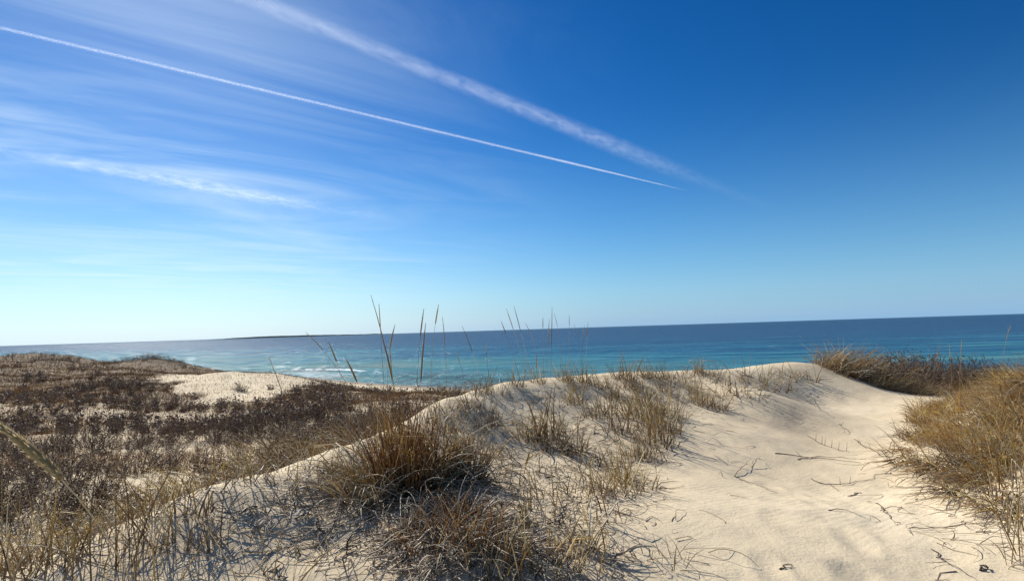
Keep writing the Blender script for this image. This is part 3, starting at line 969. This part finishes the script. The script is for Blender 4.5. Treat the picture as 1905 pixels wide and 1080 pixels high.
def build_tufts():
    g = np.array([(a, b) for a, b, _, _ in TUFTS], float)
    P = ground_at(g[:, 0], g[:, 1])
    names = {'upright': 'tan upright grass tuft', 'sparse': 'thin sparse grass tuft'}
    for (px, py, k, sc), p in zip(TUFTS, P):
        w = where(px, py)
        tuft(k, p[0], p[1], random.uniform(0, 6.28), sc, f"{names[k]} standing {w}", f"{names[k]}s {w}")
    # more thin tufts between them, so that the band on the bank closes up
    gx = random.Random(31)
    pts = []
    for cx, cy, sx, sy, n in [(1190, 785, 55, 40, 9), (1000, 790, 70, 40, 4), (1110, 718, 120, 8, 10), (1335, 728, 55, 18, 9), (1140, 900, 40, 35, 4), (1410, 700, 60, 9, 12), (1210, 700, 80, 5, 13)]:
        pts += [(gx.gauss(cx, sx), gx.gauss(cy, sy), gx.random()) for _ in range(n)]
    for (px, py, r_), p in zip(pts, ground_at(*np.array(pts)[:, :2].T)):
        if py < np.interp(px, [800, 900, 1000, 1200, 1500], [775, 730, 712, 700, 690]) or px > 1060 + (1010 - py) * 0.95:
            continue
        w = where(px, py)
        k = 'upright' if r_ < 0.35 else 'sparse'
        tuft(k, p[0], p[1], gx.uniform(0, 6.28), gx.uniform(0.75, 1.15) * (1.25 if px > 1290 else 1.0), f"{names[k]} standing {w}", f"{names[k]}s {w}")
    # grass swept over the left flank of the dune
    for px, py, sc in [(600, 850, .9), (570, 858, 1.0), (535, 868, 1.0), (500, 880, 1.0), (465, 888, 1.0), (430, 900, .95), (395, 912, .9), (355, 925, .9), (315, 945, .85), (275, 958, .85), (235, 975, .8), (195, 990, .8), (150, 1010, .7),
                       (80, 1035, .7), (5, 1068, .7), (640, 838, .9), (550, 850, 1.0), (480, 868, 1.1)]:
        p = at(px, py, 2.6 + (px - 0) * 0.0043 + 0.75)
        tuft('swept', p[0] + random.uniform(-.1, .1), p[1] + random.uniform(-.1, .3), random.uniform(-0.5, 0.5), sc, 'thin greenish gold grass swept left over the flank of the near dune', 'swept grass along the left flank')
    gx = random.Random(8)
    for k in range(22):
        px = gx.uniform(60, 760)
        p = at(px, np.interp(px, [0, 200, 400, 500, 600, 680, 740, 800], [1070, 985, 905, 880, 850, 820, 795, 764]), np.interp(px, [0, 200, 400, 500, 600, 680, 740, 800], [3.1, 3.7, 4.4, 4.8, 5.2, 5.8, 6.3, 7.0]) + gx.uniform(-0.35, 0.2))
        tuft('sparse', p[0], p[1], gx.uniform(0, 6.28), gx.uniform(0.55, 0.95), 'thin scattered stems growing along the bare left crest of the near dune', 'scattered stems along the left crest')
    # thin weathered stalks in the bottom left corner
    for k in range(13):
        px, py = random.uniform(-60, 520), random.uniform(1000, 1180)
        py = max(py, 1010 - 0.3 * px + 60)
        p = ground_at(px, py)[0]
        tuft('stalky', p[0], p[1], random.uniform(0, 6.28), random.uniform(0.55, 0.95), 'thin brown weathered stalks standing on the sand in the bottom left corner', 'weathered stalks at the bottom left')
    # the thick mass right of the path
    poly = [(4.35, 5.35), (4.95, 6.9), (6.4, 9.2), (8.6, 11.2), (13.5, 12.0), (13.0, 4.4), (5.6, 4.5)]
    n = 0
    gg = random.Random(3)
    while n < 84:
        x, y = gg.uniform(4.2, 12.5), gg.uniform(4.4, 12)
        if not in_poly(x, y, poly):
            continue
        px, py = project(x, y, float(height(x, y)) + 0.2)
        if px > 2050:
            continue
        front = px < 1745
        lab = ('golden drooping grass tuft trailing onto the path from the right-hand mass' if front else 'golden drooping grass tuft in the thick mass right of the path')
        tuft('drape', x, y, gg.uniform(-0.55, 0.55), gg.uniform(0.5, 0.8) * (1.1 if px > 1850 else 1.0), lab, 'tufts trailing onto the path' if front else 'tufts of the thick grass mass on the right')
        n += 1
    for k in range(16):
        px = 1672 + 15 * k + random.uniform(-8, 8)
        p = ground_at(px, 838 + 0.42 * (px - 1672) + random.uniform(-18, 26))[0]
        tuft('flat', p[0], p[1], random.uniform(-0.3, 0.4), random.uniform(0.6, 1.0), 'flattened pale blades lying on the sand at the foot of the right-hand grass', 'flattened grass at the foot of the right-hand mass')
    for px, py in [(1850, 790), (1880, 800), (1900, 775), (1860, 760), (1890, 830), (1840, 830), (1905, 860), (1870, 860)]:
        p = ground_at(px, py)[0]
        tuft('drape', p[0], p[1], random.uniform(-0.5, 0.5), random.uniform(0.6, 0.8), 'golden drooping grass tuft in the thick mass right of the path', 'tufts of the thick grass mass on the right')
    for px, py, sc in [(1330, 715, 1.5), (1362, 728, 1.6), (1392, 738, 1.4), (1410, 716, 1.6), (1440, 725, 1.7), (1462, 700, 1.4), (1495, 708, 1.5), (1380, 700, 1.4)]:
        p = ground_at(px, py)[0]
        tuft('sparse', p[0], p[1], random.uniform(0, 6), sc, 'tall thin dead stems standing apart on the bare crest at the head of the path', 'dead stems on the bare crest')
    for px, py, sc in [(1888, 915, 1.0), (1900, 880, 1.0), (1870, 985, .7), (1900, 1040, .8)]:
        p = ground_at(px, py)[0]
        tuft('stalky', p[0], p[1], random.uniform(0, 6), sc, 'stiff dark stalks fanning out of the sand at the right edge', 'stiff stalks at the right edge')
    # the thicket on the rim at the head of the path
    for px, py, Y, sc in [(1540, 694, 14.6, 0.9), (1562, 698, 14.3, 1.1), (1585, 704, 14.1, 1.15), (1575, 690, 15, 1.2), (1605, 700, 14.8, 1.1), (1555, 690, 15, 1.0), (1630, 700, 14.4, 1.1), (1598, 690, 15.2, 1.2)]:
        p = at(px, py, Y)
        tuft('drape', p[0], p[1], random.uniform(-0.3, 3.0), sc * 1.35, 'bright golden grass at the left end of the dark thicket on the rim', 'golden grass at the end of the thicket')
    for k in range(34):
        px, Y = random.uniform(1600, 1860), random.uniform(14.0, 17.5)
        p = at(px, 720, Y)
        shrub(p[0], p[1], random.uniform(1.2, 1.7) * (1.0 if px < 1740 else 0.8), 'dark tangled shrub of the thicket on the rim beyond the path', 'shrubs of the thicket on the rim')
    for k in range(9):
        p = at(1625 + 14 * k, 727 + 2 * k, 13.6 - 0.05 * k)
        tuft('swept', p[0], p[1], random.uniform(1.9, 2.9), random.uniform(0.8, 1.1), 'grey brown grass trailing from the foot of the dark thicket onto sand', 'grass trailing from the thicket')


def build_stems():
    pts, gg = [], random.Random(12)
    while len(pts) < 190:
        px, py = gg.uniform(440, 1330), gg.uniform(715, 1079)
        crest = np.interp(px, [0, 400, 600, 800, 900, 1000, 1200, 1500], [1075, 915, 860, 772, 728, 708, 696, 680])
        if px < 760 and gg.random() < 0.6:
            continue
        if py < crest + 8 or px > 1060 + (1000 - py) * 0.75:
            continue
        pts.append((px, py))
    pts += [(1410, 728), (1442, 730), (1368, 735), (1395, 742), (1428, 712), (1460, 706), (1350, 722), (1480, 712), (1330, 712), (1400, 702), (1440, 696), (1500, 700)]
    P = ground_at(*np.array(pts).T)
    for (px, py), p in zip(pts, P):
        w = where(px, py) if py < 930 or px > 880 else 'on the grey sand in front of the rusty clump'
        o = obj('dead_stem', gg.choice(STEMS), label=f"dark crooked dead stem {w}", category='dead stem', group=f"dead stems {w}")
        o.location = p
        o.rotation_euler = (0, 0, gg.uniform(0, 6.28))
        o.scale = [gg.uniform(0.7, 1.25) * (1.7 if px > 1290 and py < 745 else 1.0)] * 3


def lying(paths_px, label, rad=0.004, mat='dark', name='twig', lift=0.01, forks=()):
    """a twig lying on the sand along photo positions"""
    pts = np.array(paths_px, float)
    n = 14
    s = np.r_[0, np.cumsum(np.hypot(*np.diff(pts, axis=0).T))]
    u = np.linspace(0, s[-1], n)
    q = np.c_[np.interp(u, s, pts[:, 0]), np.interp(u, s, pts[:, 1])]
    w = ground_at(q[:, 0], q[:, 1])
    g = np.random.default_rng(int(pts[0, 0]))
    w[:, 2] += lift * (0.3 + np.abs(np.sin(np.linspace(0, 3.1, n)))) + g.normal(0, 0.002, n)
    w[:, :2] += g.normal(0, 0.008, (n, 2))
    P, r = [w], [np.linspace(rad, rad * 0.35, n)]
    for (k, dx, dy, dz) in forks:
        b = w[k]
        P.append(b + np.linspace(0, 1, n)[:, None] * np.array([dx, dy, dz]) + g.normal(0, 0.003, (n, 3)) * np.linspace(0, 1, n)[:, None])
        r.append(np.linspace(rad * 0.7, rad * 0.25, n))
    P = np.array(P)
    o = obj(name, to_mesh(name, P - w[0], np.array(r), M[mat], 5, g), label=label, category='twig')
    o.location = w[0]
    return o


def build_twigs():
    lying([(1502, 808), (1530, 826), (1562, 836), (1580, 838)], 'dark twig with upright spikes near the head of the path', 0.0055, forks=[(k, .03, .02, .11) for k in (3, 5, 6, 8, 10, 12)])
    lying([(1440, 846), (1500, 852), (1560, 857), (1600, 862)], 'long dark twig lying straight across the middle of the path', 0.006, forks=[(4, -.06, .02, .07)])
    lying([(1480, 856), (1530, 848), (1580, 852), (1612, 852)], 'slightly arched twig crossing the long straight twig on the path', 0.004)
    lying([(1508, 892), (1530, 902), (1570, 903), (1626, 894)], 'dark twig with stubby upright points in the middle of the path', 0.0055, forks=[(6, .0, .0, .07), (8, .02, .0, .08), (4, -.05, -.25, .0)])
    lying([(1578, 921), (1588, 920), (1596, 916), (1604, 917)], 'short thick dark scrap of wood lying on the path', 0.008, lift=0.004)
    lying([(1540, 952), (1580, 954), (1610, 964)], 'thin dark twig lying below the scrap of wood on the path', 0.004)
    lying([(1630, 931), (1650, 955), (1663, 966)], 'bent dark twig lying below the overhanging golden grass', 0.005)
    lying([(1366, 888), (1390, 872), (1396, 855)], 'thin twig standing on the sand at the left side of the path', 0.004, lift=0.03)
    lying([(1367, 888), (1400, 901), (1445, 918)], 'long thin dark straw running down the left side of the path', 0.004)
    lying([(1402, 874), (1408, 866), (1418, 860)], 'small curled dark twig standing on the left side of the path', 0.0045, lift=0.05)
    lying([(1735, 1020), (1768, 1052), (1820, 1078)], 'long thin forked twig at the bottom right corner of the path', 0.004, forks=[(5, -.16, -.02, .005)])
    lying([(1820, 1058), (1832, 1054), (1840, 1060), (1828, 1062)], 'curled dark dead leaf lying at the bottom right corner', 0.008, lift=0.015)
    lying([(1602, 879), (1622, 868), (1632, 868), (1636, 876)], 'thin bent straw arching over the sand near the golden grass', 0.003, lift=0.04)
    lying([(1690, 978), (1740, 980), (1780, 974)], 'thin dark straw lying flat at the foot of the grass mass', 0.0035)
    lying([(1452, 1056), (1468, 1052), (1474, 1048)], 'small dark scrap of twig near the bottom of the path', 0.005)
    lying([(1560, 790), (1568, 800), (1572, 806)], 'small dark twig standing high up on the path', 0.005, lift=0.05, forks=[(6, .05, 0, .08)])
    lying([(1590, 815), (1602, 828), (1620, 836), (1640, 846)], 'dark twig with short spikes at the edge of the golden grass', 0.005, forks=[(4, -.02, .02, .09), (8, -.02, .0, .08)])
    lying([(1510, 742), (1518, 760), (1545, 775)], 'thin dark stem and its trail high on the bank above the path', 0.005, lift=0.05)
    # bleached straws of the near dune
    for pts, lab in [([(551, 800), (560, 830), (566, 870)], 'bleached bent stem standing on the crest left of the rusty clump'),
                     ([(565, 824), (590, 822), (622, 826)], 'bleached straw reaching sideways from the crest left of the rusty clump'),
                     ([(585, 1043), (640, 1018), (700, 975), (760, 942)], 'long bleached straw lying across the sand below the rusty clump'),
                     ([(668, 900), (705, 918), (748, 932)], 'thick bleached straw lying in the left side of the rusty clump'),
                     ([(625, 898), (628, 925), (632, 942)], 'short bleached straw upright on the sand left of the rusty clump'),
                     ([(780, 1025), (820, 985), (860, 950), (892, 890)], 'long forked straw leaning over the dark base of the rusty clump'),
                     ([(967, 882), (985, 910), (992, 945), (990, 1010)], 'bleached curved straw hanging on the sand right of the rusty clump'),
                     ([(1072, 860), (1070, 900), (1060, 950), (1055, 975)], 'tall bleached straw standing among dead stems near the path')]:
        o = lying(pts, lab, 0.0042, 'pale', 'straw', lift=0.06)
        o['category'] = 'straw'
    p = ground_at(1245, 1040)[0]
    e = tuft('sparse', p[0], p[1], 1.0, 0.5, 'small yellow straw wisp lying on the sand at the bottom of the path')


def build_litter():
    """fallen straw strewn on the near dune, too much to count"""
    g = np.random.default_rng(77)
    px, py = [], []
    for cx, cy, sx, sy, n in [(760, 960, 130, 70, 1500), (560, 930, 120, 60, 700), (300, 1010, 200, 60, 260), (900, 980, 120, 80, 700), (1020, 840, 100, 60, 500), (1180, 790, 90, 50, 500), (1100, 960, 90, 80, 500), (1320, 755, 40, 20, 160),
                              (1740, 880, 60, 50, 500), (1850, 950, 60, 60, 250), (950, 760, 80, 30, 250)]:
        n = int(n * 0.42)
        px.append(g.normal(cx, sx, n))
        py.append(g.normal(cy, sy, n))
    px, py = np.concatenate(px), np.concatenate(py)
    crest = np.interp(px, [-200, 0, 400, 600, 800, 900, 1000, 1200, 1500, 1905], [1160, 1075, 915, 860, 772, 728, 708, 696, 740, 740])
    ok = (py > crest + 6) & (py < 1150)
    px, py = px[ok], py[ok]
    B = ground_at(px, py)
    N, K = len(B), 7
    az = g.uniform(0, 2 * math.pi, N)
    L = g.uniform(0.06, 0.45, N)
    bend = g.normal(0, 0.9, N)
    t = np.linspace(0, 1, K)
    a = az[:, None] + bend[:, None] * t[None] + (t[None] > 0.5) * g.normal(0, 0.5, N)[:, None]
    st = np.stack([np.cos(a), np.sin(a)], -1) * (L / K)[:, None, None]
    xy = B[:, None, :2] + np.cumsum(st, 1)
    z = height(xy[..., 0], xy[..., 1]) + g.uniform(0.002, 0.012, N)[:, None] + (np.sin(t * math.pi)[None] * (g.random(N) ** 3 * 0.07)[:, None])
    P = np.concatenate([xy, z[..., None]], -1)
    rad = g.uniform(0.0022, 0.0046, N)[:, None] * (1 - 0.6 * t[None])
    sel = g.random(N) < 0.35
    for mk, mat in ((sel, 'pale'), (~sel, 'grey')):
        V, F, at_ = tubes(P[mk], rad[mk], 3, g=g)
        obj('straw_litter', mesh("straw_litter", V, F, M[mat], at_), kind='stuff', label=('pale' if mat == 'pale' else 'grey brown') + ' fallen straw strewn over the near dune')


# ------------------------------------------------------------------ the hollow and the far dunes
def build_hollow():
    gg = random.Random(21)
    cand = []
    while len(cand) < 3000:
        Y = 6.5 * (50 / 6.5) ** gg.random()
        px = gg.uniform(-90, 860)
        x = (px - 952) / 1000 * Y
        crest = float(np.interp(x, RX, RY))
        if Y < crest + 1.6:
            continue
        n1 = float(fbm(np.array(x * 0.28), np.array(Y * 0.28), 61))
        cx, cy = project(x, Y, float(height(x, Y, False)))
        if cy > 1000:
            continue
        dens = 0.44 + 2.6 * n1
        if 500 < cx < 660 and 715 < cy < 800:
            dens += 0.8
        if 250 < cx < 720 and 790 < cy < 850:
            dens += 0.5
        if cx < 420 and cy < 735:
            dens -= 0.85
        dens -= 1.3 * float(bare_slope(np.array(x), np.array(Y)))
        if gg.random() < dens:
            cand.append((Y, x, cx, cy))
    cand.sort(key=lambda c: c[0])
    # thin out overlapping ones
    kept = []
    for c in cand:
        if all((c[0] - k[0]) ** 2 + (c[1] - k[1]) ** 2 > (0.34 + 0.012 * c[0]) ** 2 for k in kept[-400:]):
            kept.append(c)
    near, rest = kept[:270], kept[270:]
    for Y, x, cx, cy in near:
        if cx > 500 and cy < 800:
            lab, grp = 'dark dense shrub in the thick patch between bare slope and rusty clump', 'shrubs of the dark patch'
        elif cy > 850:
            lab, grp = 'dark bare shrub just below the left flank of the near dune', 'shrubs below the left flank'
        else:
            lab, grp = 'dark bare shrub in the sandy hollow behind the near dune', 'shrubs in the hollow'
        shrub(x, Y, 0.55 + 1.05 * gg.random() ** 1.8, lab, grp, gg.uniform(0.6, 1.05))
    for cx, Y, sc in [(60, 60, 1.1), (80, 59, 1.3), (100, 60, 1.2), (125, 59, 1.1), (146, 60, 1.0), (35, 60, 1.1), (176, 60, .9), (205, 62, 1.2), (232, 62, 1.4), (255, 62, 1.6), (280, 62, 1.7), (300, 63, 1.5), (322, 63, 1.2), (345, 61, 1.0),
                       (95, 55, 1.2), (60, 54, 1.3), (215, 61, 1.5), (245, 61, 1.7), (268, 61, 1.8), (290, 62, 1.8), (312, 62, 1.6), (335, 62, 1.4), (360, 60, 1.0), (20, 58, 1.2), (110, 57, 1.5), (75, 57, 1.4), (135, 57, 1.2), (190, 60, 1.2)]:
        p = at(cx, 680, Y)
        shrub(p[0], p[1], sc, 'brown shrub on the skyline mound at the far left' if cx < 160 else 'dark shrub on the skyline of the far dune left of the surf',
              'skyline shrubs of the mound' if cx < 160 else 'skyline shrubs of the far dune', 0.65)
    # the shrubs too many and too far to tell apart
    Vs = []
    g = np.random.default_rng(5)
    parts = []
    for Y, x, cx, cy in rest:
        n = 46
        z0 = float(height(x, Y))
        sc = g.uniform(0.5, 0.95)
        az, tl = g.uniform(0, 6.28, n), g.uniform(0.05, 1.2, n)
        d = np.c_[np.cos(az) * np.sin(tl), np.sin(az) * np.sin(tl), np.cos(tl)]
        b = np.array([x, Y, z0 - 0.03]) + g.normal(0, 0.1, (n, 3)) * [1, 1, 0]
        t = np.linspace(0, 1, 4)
        P = b[:, None] + d[:, None] * t[None, :, None] * (g.uniform(0.3, 0.75, n) * sc)[:, None, None] + g.normal(0, 0.03, (n, 4, 3)) * t[None, :, None]
        parts.append(tubes(P, np.full((n, 4), 0.009) * (1 - 0.6 * t), 3, g=g))
        m_ = 70
        c = b[g.integers(0, n, m_)] + d[g.integers(0, n, m_)] * g.uniform(0.2, 0.75, (m_, 1)) * sc
        c[:, 2] = np.maximum(c[:, 2], z0 + 0.04)
        U = g.normal(0, 0.022, (m_, 3))
        parts.append(quads(c, U, np.cross(U, g.normal(0, 1, (m_, 3))) * 0.7, g.random(m_)))
    if parts:
        V, F, a = join(*parts)
        obj('undergrowth', mesh("undergrowth", V, F, M['shrub'], a), kind='stuff', label='dark brown scrub covering the hollow and far dunes')
    # short brown grass of the far dunes
    n = 170000
    Y = 12 * (66 / 12) ** g.random(n)
    px = g.uniform(-120, 880, n)
    x = (px - 952) / 1000 * Y
    crest = np.interp(x, RX, RY)
    bare = bare_slope(x, Y)
    plateau = sstep(24, 34, Y) * sstep(-9, -17, x)
    fore = sstep(-16, -12, x) * sstep(24, 32, Y)
    p = 0.28 + 0.8 * plateau + 0.6 * fore + 0.35 * fbm(x * 0.35, Y * 0.35, 71)
    ok = (g.random(n) < p * (1 - bare * 0.9)) & (Y > crest + 3) & (shore_dist(x, Y) > 24)
    x, Y = x[ok], Y[ok]
    n = len(x)
    z = height(x, Y)
    az, tl = g.uniform(0, 6.28, n), g.uniform(0.05, 0.9, n)
    hgt = g.uniform(0.12, 0.34, n) * (0.8 + 0.6 * fbm(x * 0.5, Y * 0.5, 81))
    d = np.c_[np.cos(az) * np.sin(tl), np.sin(az) * np.sin(tl), np.cos(tl)]
    t = np.linspace(0, 1, 3)
    P = np.c_[x, Y, z - 0.01][:, None] + d[:, None] * t[None, :, None] * hgt[:, None, None]
    P[:, 2, :2] += g.normal(0, 0.05, (n, 2))
    rad = (0.0022 + 0.00022 * Y)[:, None] * (1 - 0.75 * t[None])
    pr = 0.5 + 0.6 * fbm(x * 0.22, Y * 0.22, 91) + g.normal(0, 0.18, n)
    V, F, a = tubes(P, rad, 3, rnd=np.clip(pr, 0, 1), g=g)
    obj('heath_grass', mesh("heath_grass", V, F, M['heath'], a), kind='stuff', label='short brown heath grass covering the far dunes')


STALKS = [  # tip, lower end of the spike, foot, metres ahead, thickness, label
    ((690, 549), (716, 645), (742, 800), 6.2, 0.7, 'tallest seed stalk, thin and dark, rising above the rusty clump'),
    ((705, 565), (708, 615), (720, 800), 6.3, 0.7, 'thin upright seed stalk just right of the tallest one'),
    ((709, 618), (730, 705), (748, 790), 6.0, 1.5, 'thick pale seed spike leaning left above the rusty clump'),
    ((735, 603), (725, 650), (732, 790), 6.4, 1.2, 'curved seed spike bowing right beside the tallest stalk'),
    ((725, 640), (729, 690), (748, 790), 6.5, 0.7, 'short thin seed stalk below the curved seed spike'),
    ((788.6, 574), (782, 625), (776, 775), 6.6, 1.2, 'dark seed spike above the sea, left of the pair'),
    ((792, 600), (783, 708), (780, 775), 6.4, 1.4, 'longest and thickest seed spike of the pair above the sea'),
    ((816, 566), (810, 602), (803, 760), 6.9, 1.2, 'dark pointed seed spike on a long bare stem above the horizon'),
    ((823, 589), (828, 643), (831, 752), 7.2, 0.7, 'slender seed stalk right of the dark pointed spike'),
    ((860, 607), (879, 655), (897, 735), 8.2, 0.7, 'slender seed stalk leaning left over the turquoise water'),
    ((848, 656), (856, 676), (866, 745), 7.8, 0.7, 'short faint seed stalk left of the grass on the crest'),
    ((903, 641), (905, 660), (912, 728), 8.4, 0.7, 'short upright seed stalk above the grass on the crest'),
    ((932, 597), (941, 620), (968, 712), 9.3, 0.9, 'seed spike leaning left, lowest of three over the horizon'),
    ((942, 574), (955, 613), (980, 706), 9.5, 0.9, 'tall seed stalk leaning left above the crest'),
    ((956, 569), (969, 618), (988, 706), 9.6, 0.9, 'tallest seed stalk leaning left above the crest'),
    ((977, 600), (986, 618), (1000, 705), 9.6, 0.6, 'faint thin seed stalk leaning left beside the two tall ones'),
    ((1010, 590), (1010, 610), (1012, 703), 10, 0.9, 'small upright seed spike standing on the horizon line'),
    ((1027, 571), (1026, 643), (1024, 704), 10.0, 1.0, 'tall upright seed spike over the middle of the crest'),
    ((1022, 593), (1019, 640), (1017, 704), 10.0, 1.0, 'seed spike close on the left of the tall upright one'),
    ((1031, 583), (1037, 606), (1040, 703), 10.1, 0.5, 'thin seed stalk close on the right of the tall upright spike'),
    ((1059, 585), (1059, 606), (1060, 701), 10.4, 0.6, 'faint seed spike alone right of the tall upright one'),
    ((1068, 603), (1073, 620), (1080, 700), 10.5, 0.5, 'faint thin seed stalk leaning left over the sea'),
    ((1087, 605), (1085, 626), (1083, 699), 10.6, 0.9, 'left one of the last close pair of seed spikes'),
    ((1094, 598), (1092, 628), (1090, 699), 10.6, 0.9, 'right one of the last close pair of seed spikes'),
    ((998, 656), (998, 684), (1000, 706), 9.6, 0.9, 'short dark seed spike just above the crest sand'),
    ((569, 618), (600, 650), (690, 810), 5.9, 0.6, 'long thin seed stalk leaning far left over the sea'),
    ((611, 636), (626, 672), (650, 800), 6.0, 1.2, 'seed spike leaning left in front of the surf'),
    ((643, 666), (664, 710), (690, 800), 6.0, 1.7, 'thick dark seed spike leaning left above the dark shrubs'),
    ((500, 664), (524, 727), (552, 840), 5.4, 0.5, 'thin bare stalk leaning left in front of the bare slope'),
    ((1766, 640), (1768, 668), (1772, 740), 9.5, 0.6, 'faint seed stalk against the sea above the golden grass mass'),
    ((1789, 632), (1787, 664), (1784, 745), 9.3, 0.6, 'second faint seed stalk above the golden grass mass'),
    ((1880, 605), (1873, 628), (1866, 730), 8.0, 0.6, 'faint seed stalk above the grass at the right edge'),
]


def build_stalks():
    for tip, he, foot, Y, th, lab in STALKS:
        stalk(tip, he, foot, Y, lab, th, 'seed stalks')
    stalk((-25, 775), (112, 888), (330, 1120), 1.75, 'large golden seed spike close by at the left edge, leaning left', 2.3, 'seed stalks')


# ------------------------------------------------------------------ contrails: real trails of thin cloud, 9 km up
def trail(p0, p1, width, dens, name, label, alt=9000.0, fade=((0, 1), (1, 1)), flare=((0, 1), (1, 1)), patch=0.3, seed=0, nsc=4.0):
    a, b = ray(*p0), ray(*p1)
    a, b = Vector(a / a[2] * alt), Vector(b / b[2] * alt)
    d = b - a
    Ln = d.length
    x = d.normalized()
    z = Vector((0, 0, 1))
    y = z.cross(x).normalized()
    K, S = 60, 14
    u = np.linspace(0, 1, K)
    fl = np.interp(u, *np.array(flare).T)
    rad = np.maximum(width * fl, 2.0)
    rad[0] = rad[-1] = 0.5
    an = np.arange(S) * 2 * math.pi / S
    V = np.stack([np.repeat(u[:, None] * Ln, S, 1), rad[:, None] * np.cos(an), rad[:, None] * np.sin(an)], -1)
    i = np.arange(K * S).reshape(K, S)
    F = np.stack([i[:-1], np.roll(i[:-1], -1, 1), np.roll(i[1:], -1, 1), i[1:]], -1).reshape(-1, 4)
    mt, t = material("ice_cloud")
    oc = t.n("ShaderNodeTexCoord").outputs["Object"]
    sp = t.n("ShaderNodeSeparateXYZ")
    t.l(oc, sp.inputs[0])
    ux = t.math('DIVIDE', sp.outputs[0], Ln)
    rr = t.math('SQRT', t.math('ADD', t.math('POWER', sp.outputs[1], 2), t.math('POWER', sp.outputs[2], 2)))
    wr = t.math('MAXIMUM', t.math('MULTIPLY', t.ramp(ux, [(p, (v, v, v)) for p, v in flare]), width), 2.0)
    q = t.math('DIVIDE', rr, wr)
    fall = t.math('POWER', t.mr(q, 0.0, 1.0, 1.0, 0.0), 1.3)
    fd = t.ramp(ux, [(p, (v, v, v)) for p, v in fade])
    nz = t.noise(t.mapping(oc, loc=(seed * 900.0, 0, 0), sc=(nsc * 0.3 / width, nsc / width, nsc / width)), 1.0, 6, 0.66, 0.4)
    puff = t.mr(nz, 0.35, 0.68, 1 - patch * 1.0, 1.0 + patch)
    den = t.math('MULTIPLY', t.math('MULTIPLY', fall, fd), t.math('MULTIPLY', t.math('MAXIMUM', puff, 0.0), dens / width))
    vol = t.n("ShaderNodeVolumePrincipled")
    vol.inputs["Color"].default_value = (1, 1, 1, 1)
    vol.inputs["Anisotropy"].default_value = 0.35
    t.l(den, vol.inputs["Density"])
    t.l(vol.outputs[0], t.n("ShaderNodeOutputMaterial").inputs["Volume"])
    mt.cycles.volume_step_rate = 0.05
    o = obj(name, mesh(name, V.reshape(-1, 3), F, mt), label=label, category='contrail', kind='thing')
    m = Matrix.Identity(4)
    for k in range(3):
        m[k][0], m[k][1], m[k][2], m[k][3] = x[k], y[k], z[k], a[k]
    o.matrix_world = m


def build_trails():
    trail((-60, 37), (1285, 356), 92, 0.6, 'contrail', 'thin sharp white contrail crossing the whole left half of the sky', fade=((0, .55), (.55, .65), (.72, 1.0), (.9, .9), (1, 0.1)), flare=((0, .75), (.6, .9), (.66, 1), (1, .35)), patch=0.7, seed=1, nsc=2.5)
    trail((360, -45), (1460, 398), 620, 0.29, 'contrail', 'wide soft contrail fading from the top edge down to the right', fade=((0, 1), (.3, .75), (.46, .34), (.6, .10), (.8, .03), (1, 0.0)), flare=((0, .45), (.3, .7), (.5, 1.0), (1, .8)), patch=1.1, seed=2, nsc=2.6)
    trail((-40, 272), (760, 414), 560, 0.27, 'contrail', 'ragged old contrail breaking up low at the left edge of the sky', fade=((0, .35), (.15, .9), (.35, 1), (.55, .75), (.66, .25), (1, 0.0)), flare=((0, .8), (.3, .9), (.6, 1.0), (1, 1)), patch=1.8, seed=3, nsc=2.4)


build_light()
build_ground()
build_sea()
build_headland()
build_clumps()
build_tufts()
build_stems()
build_twigs()
build_litter()
build_hollow()
build_stalks()
build_trails()
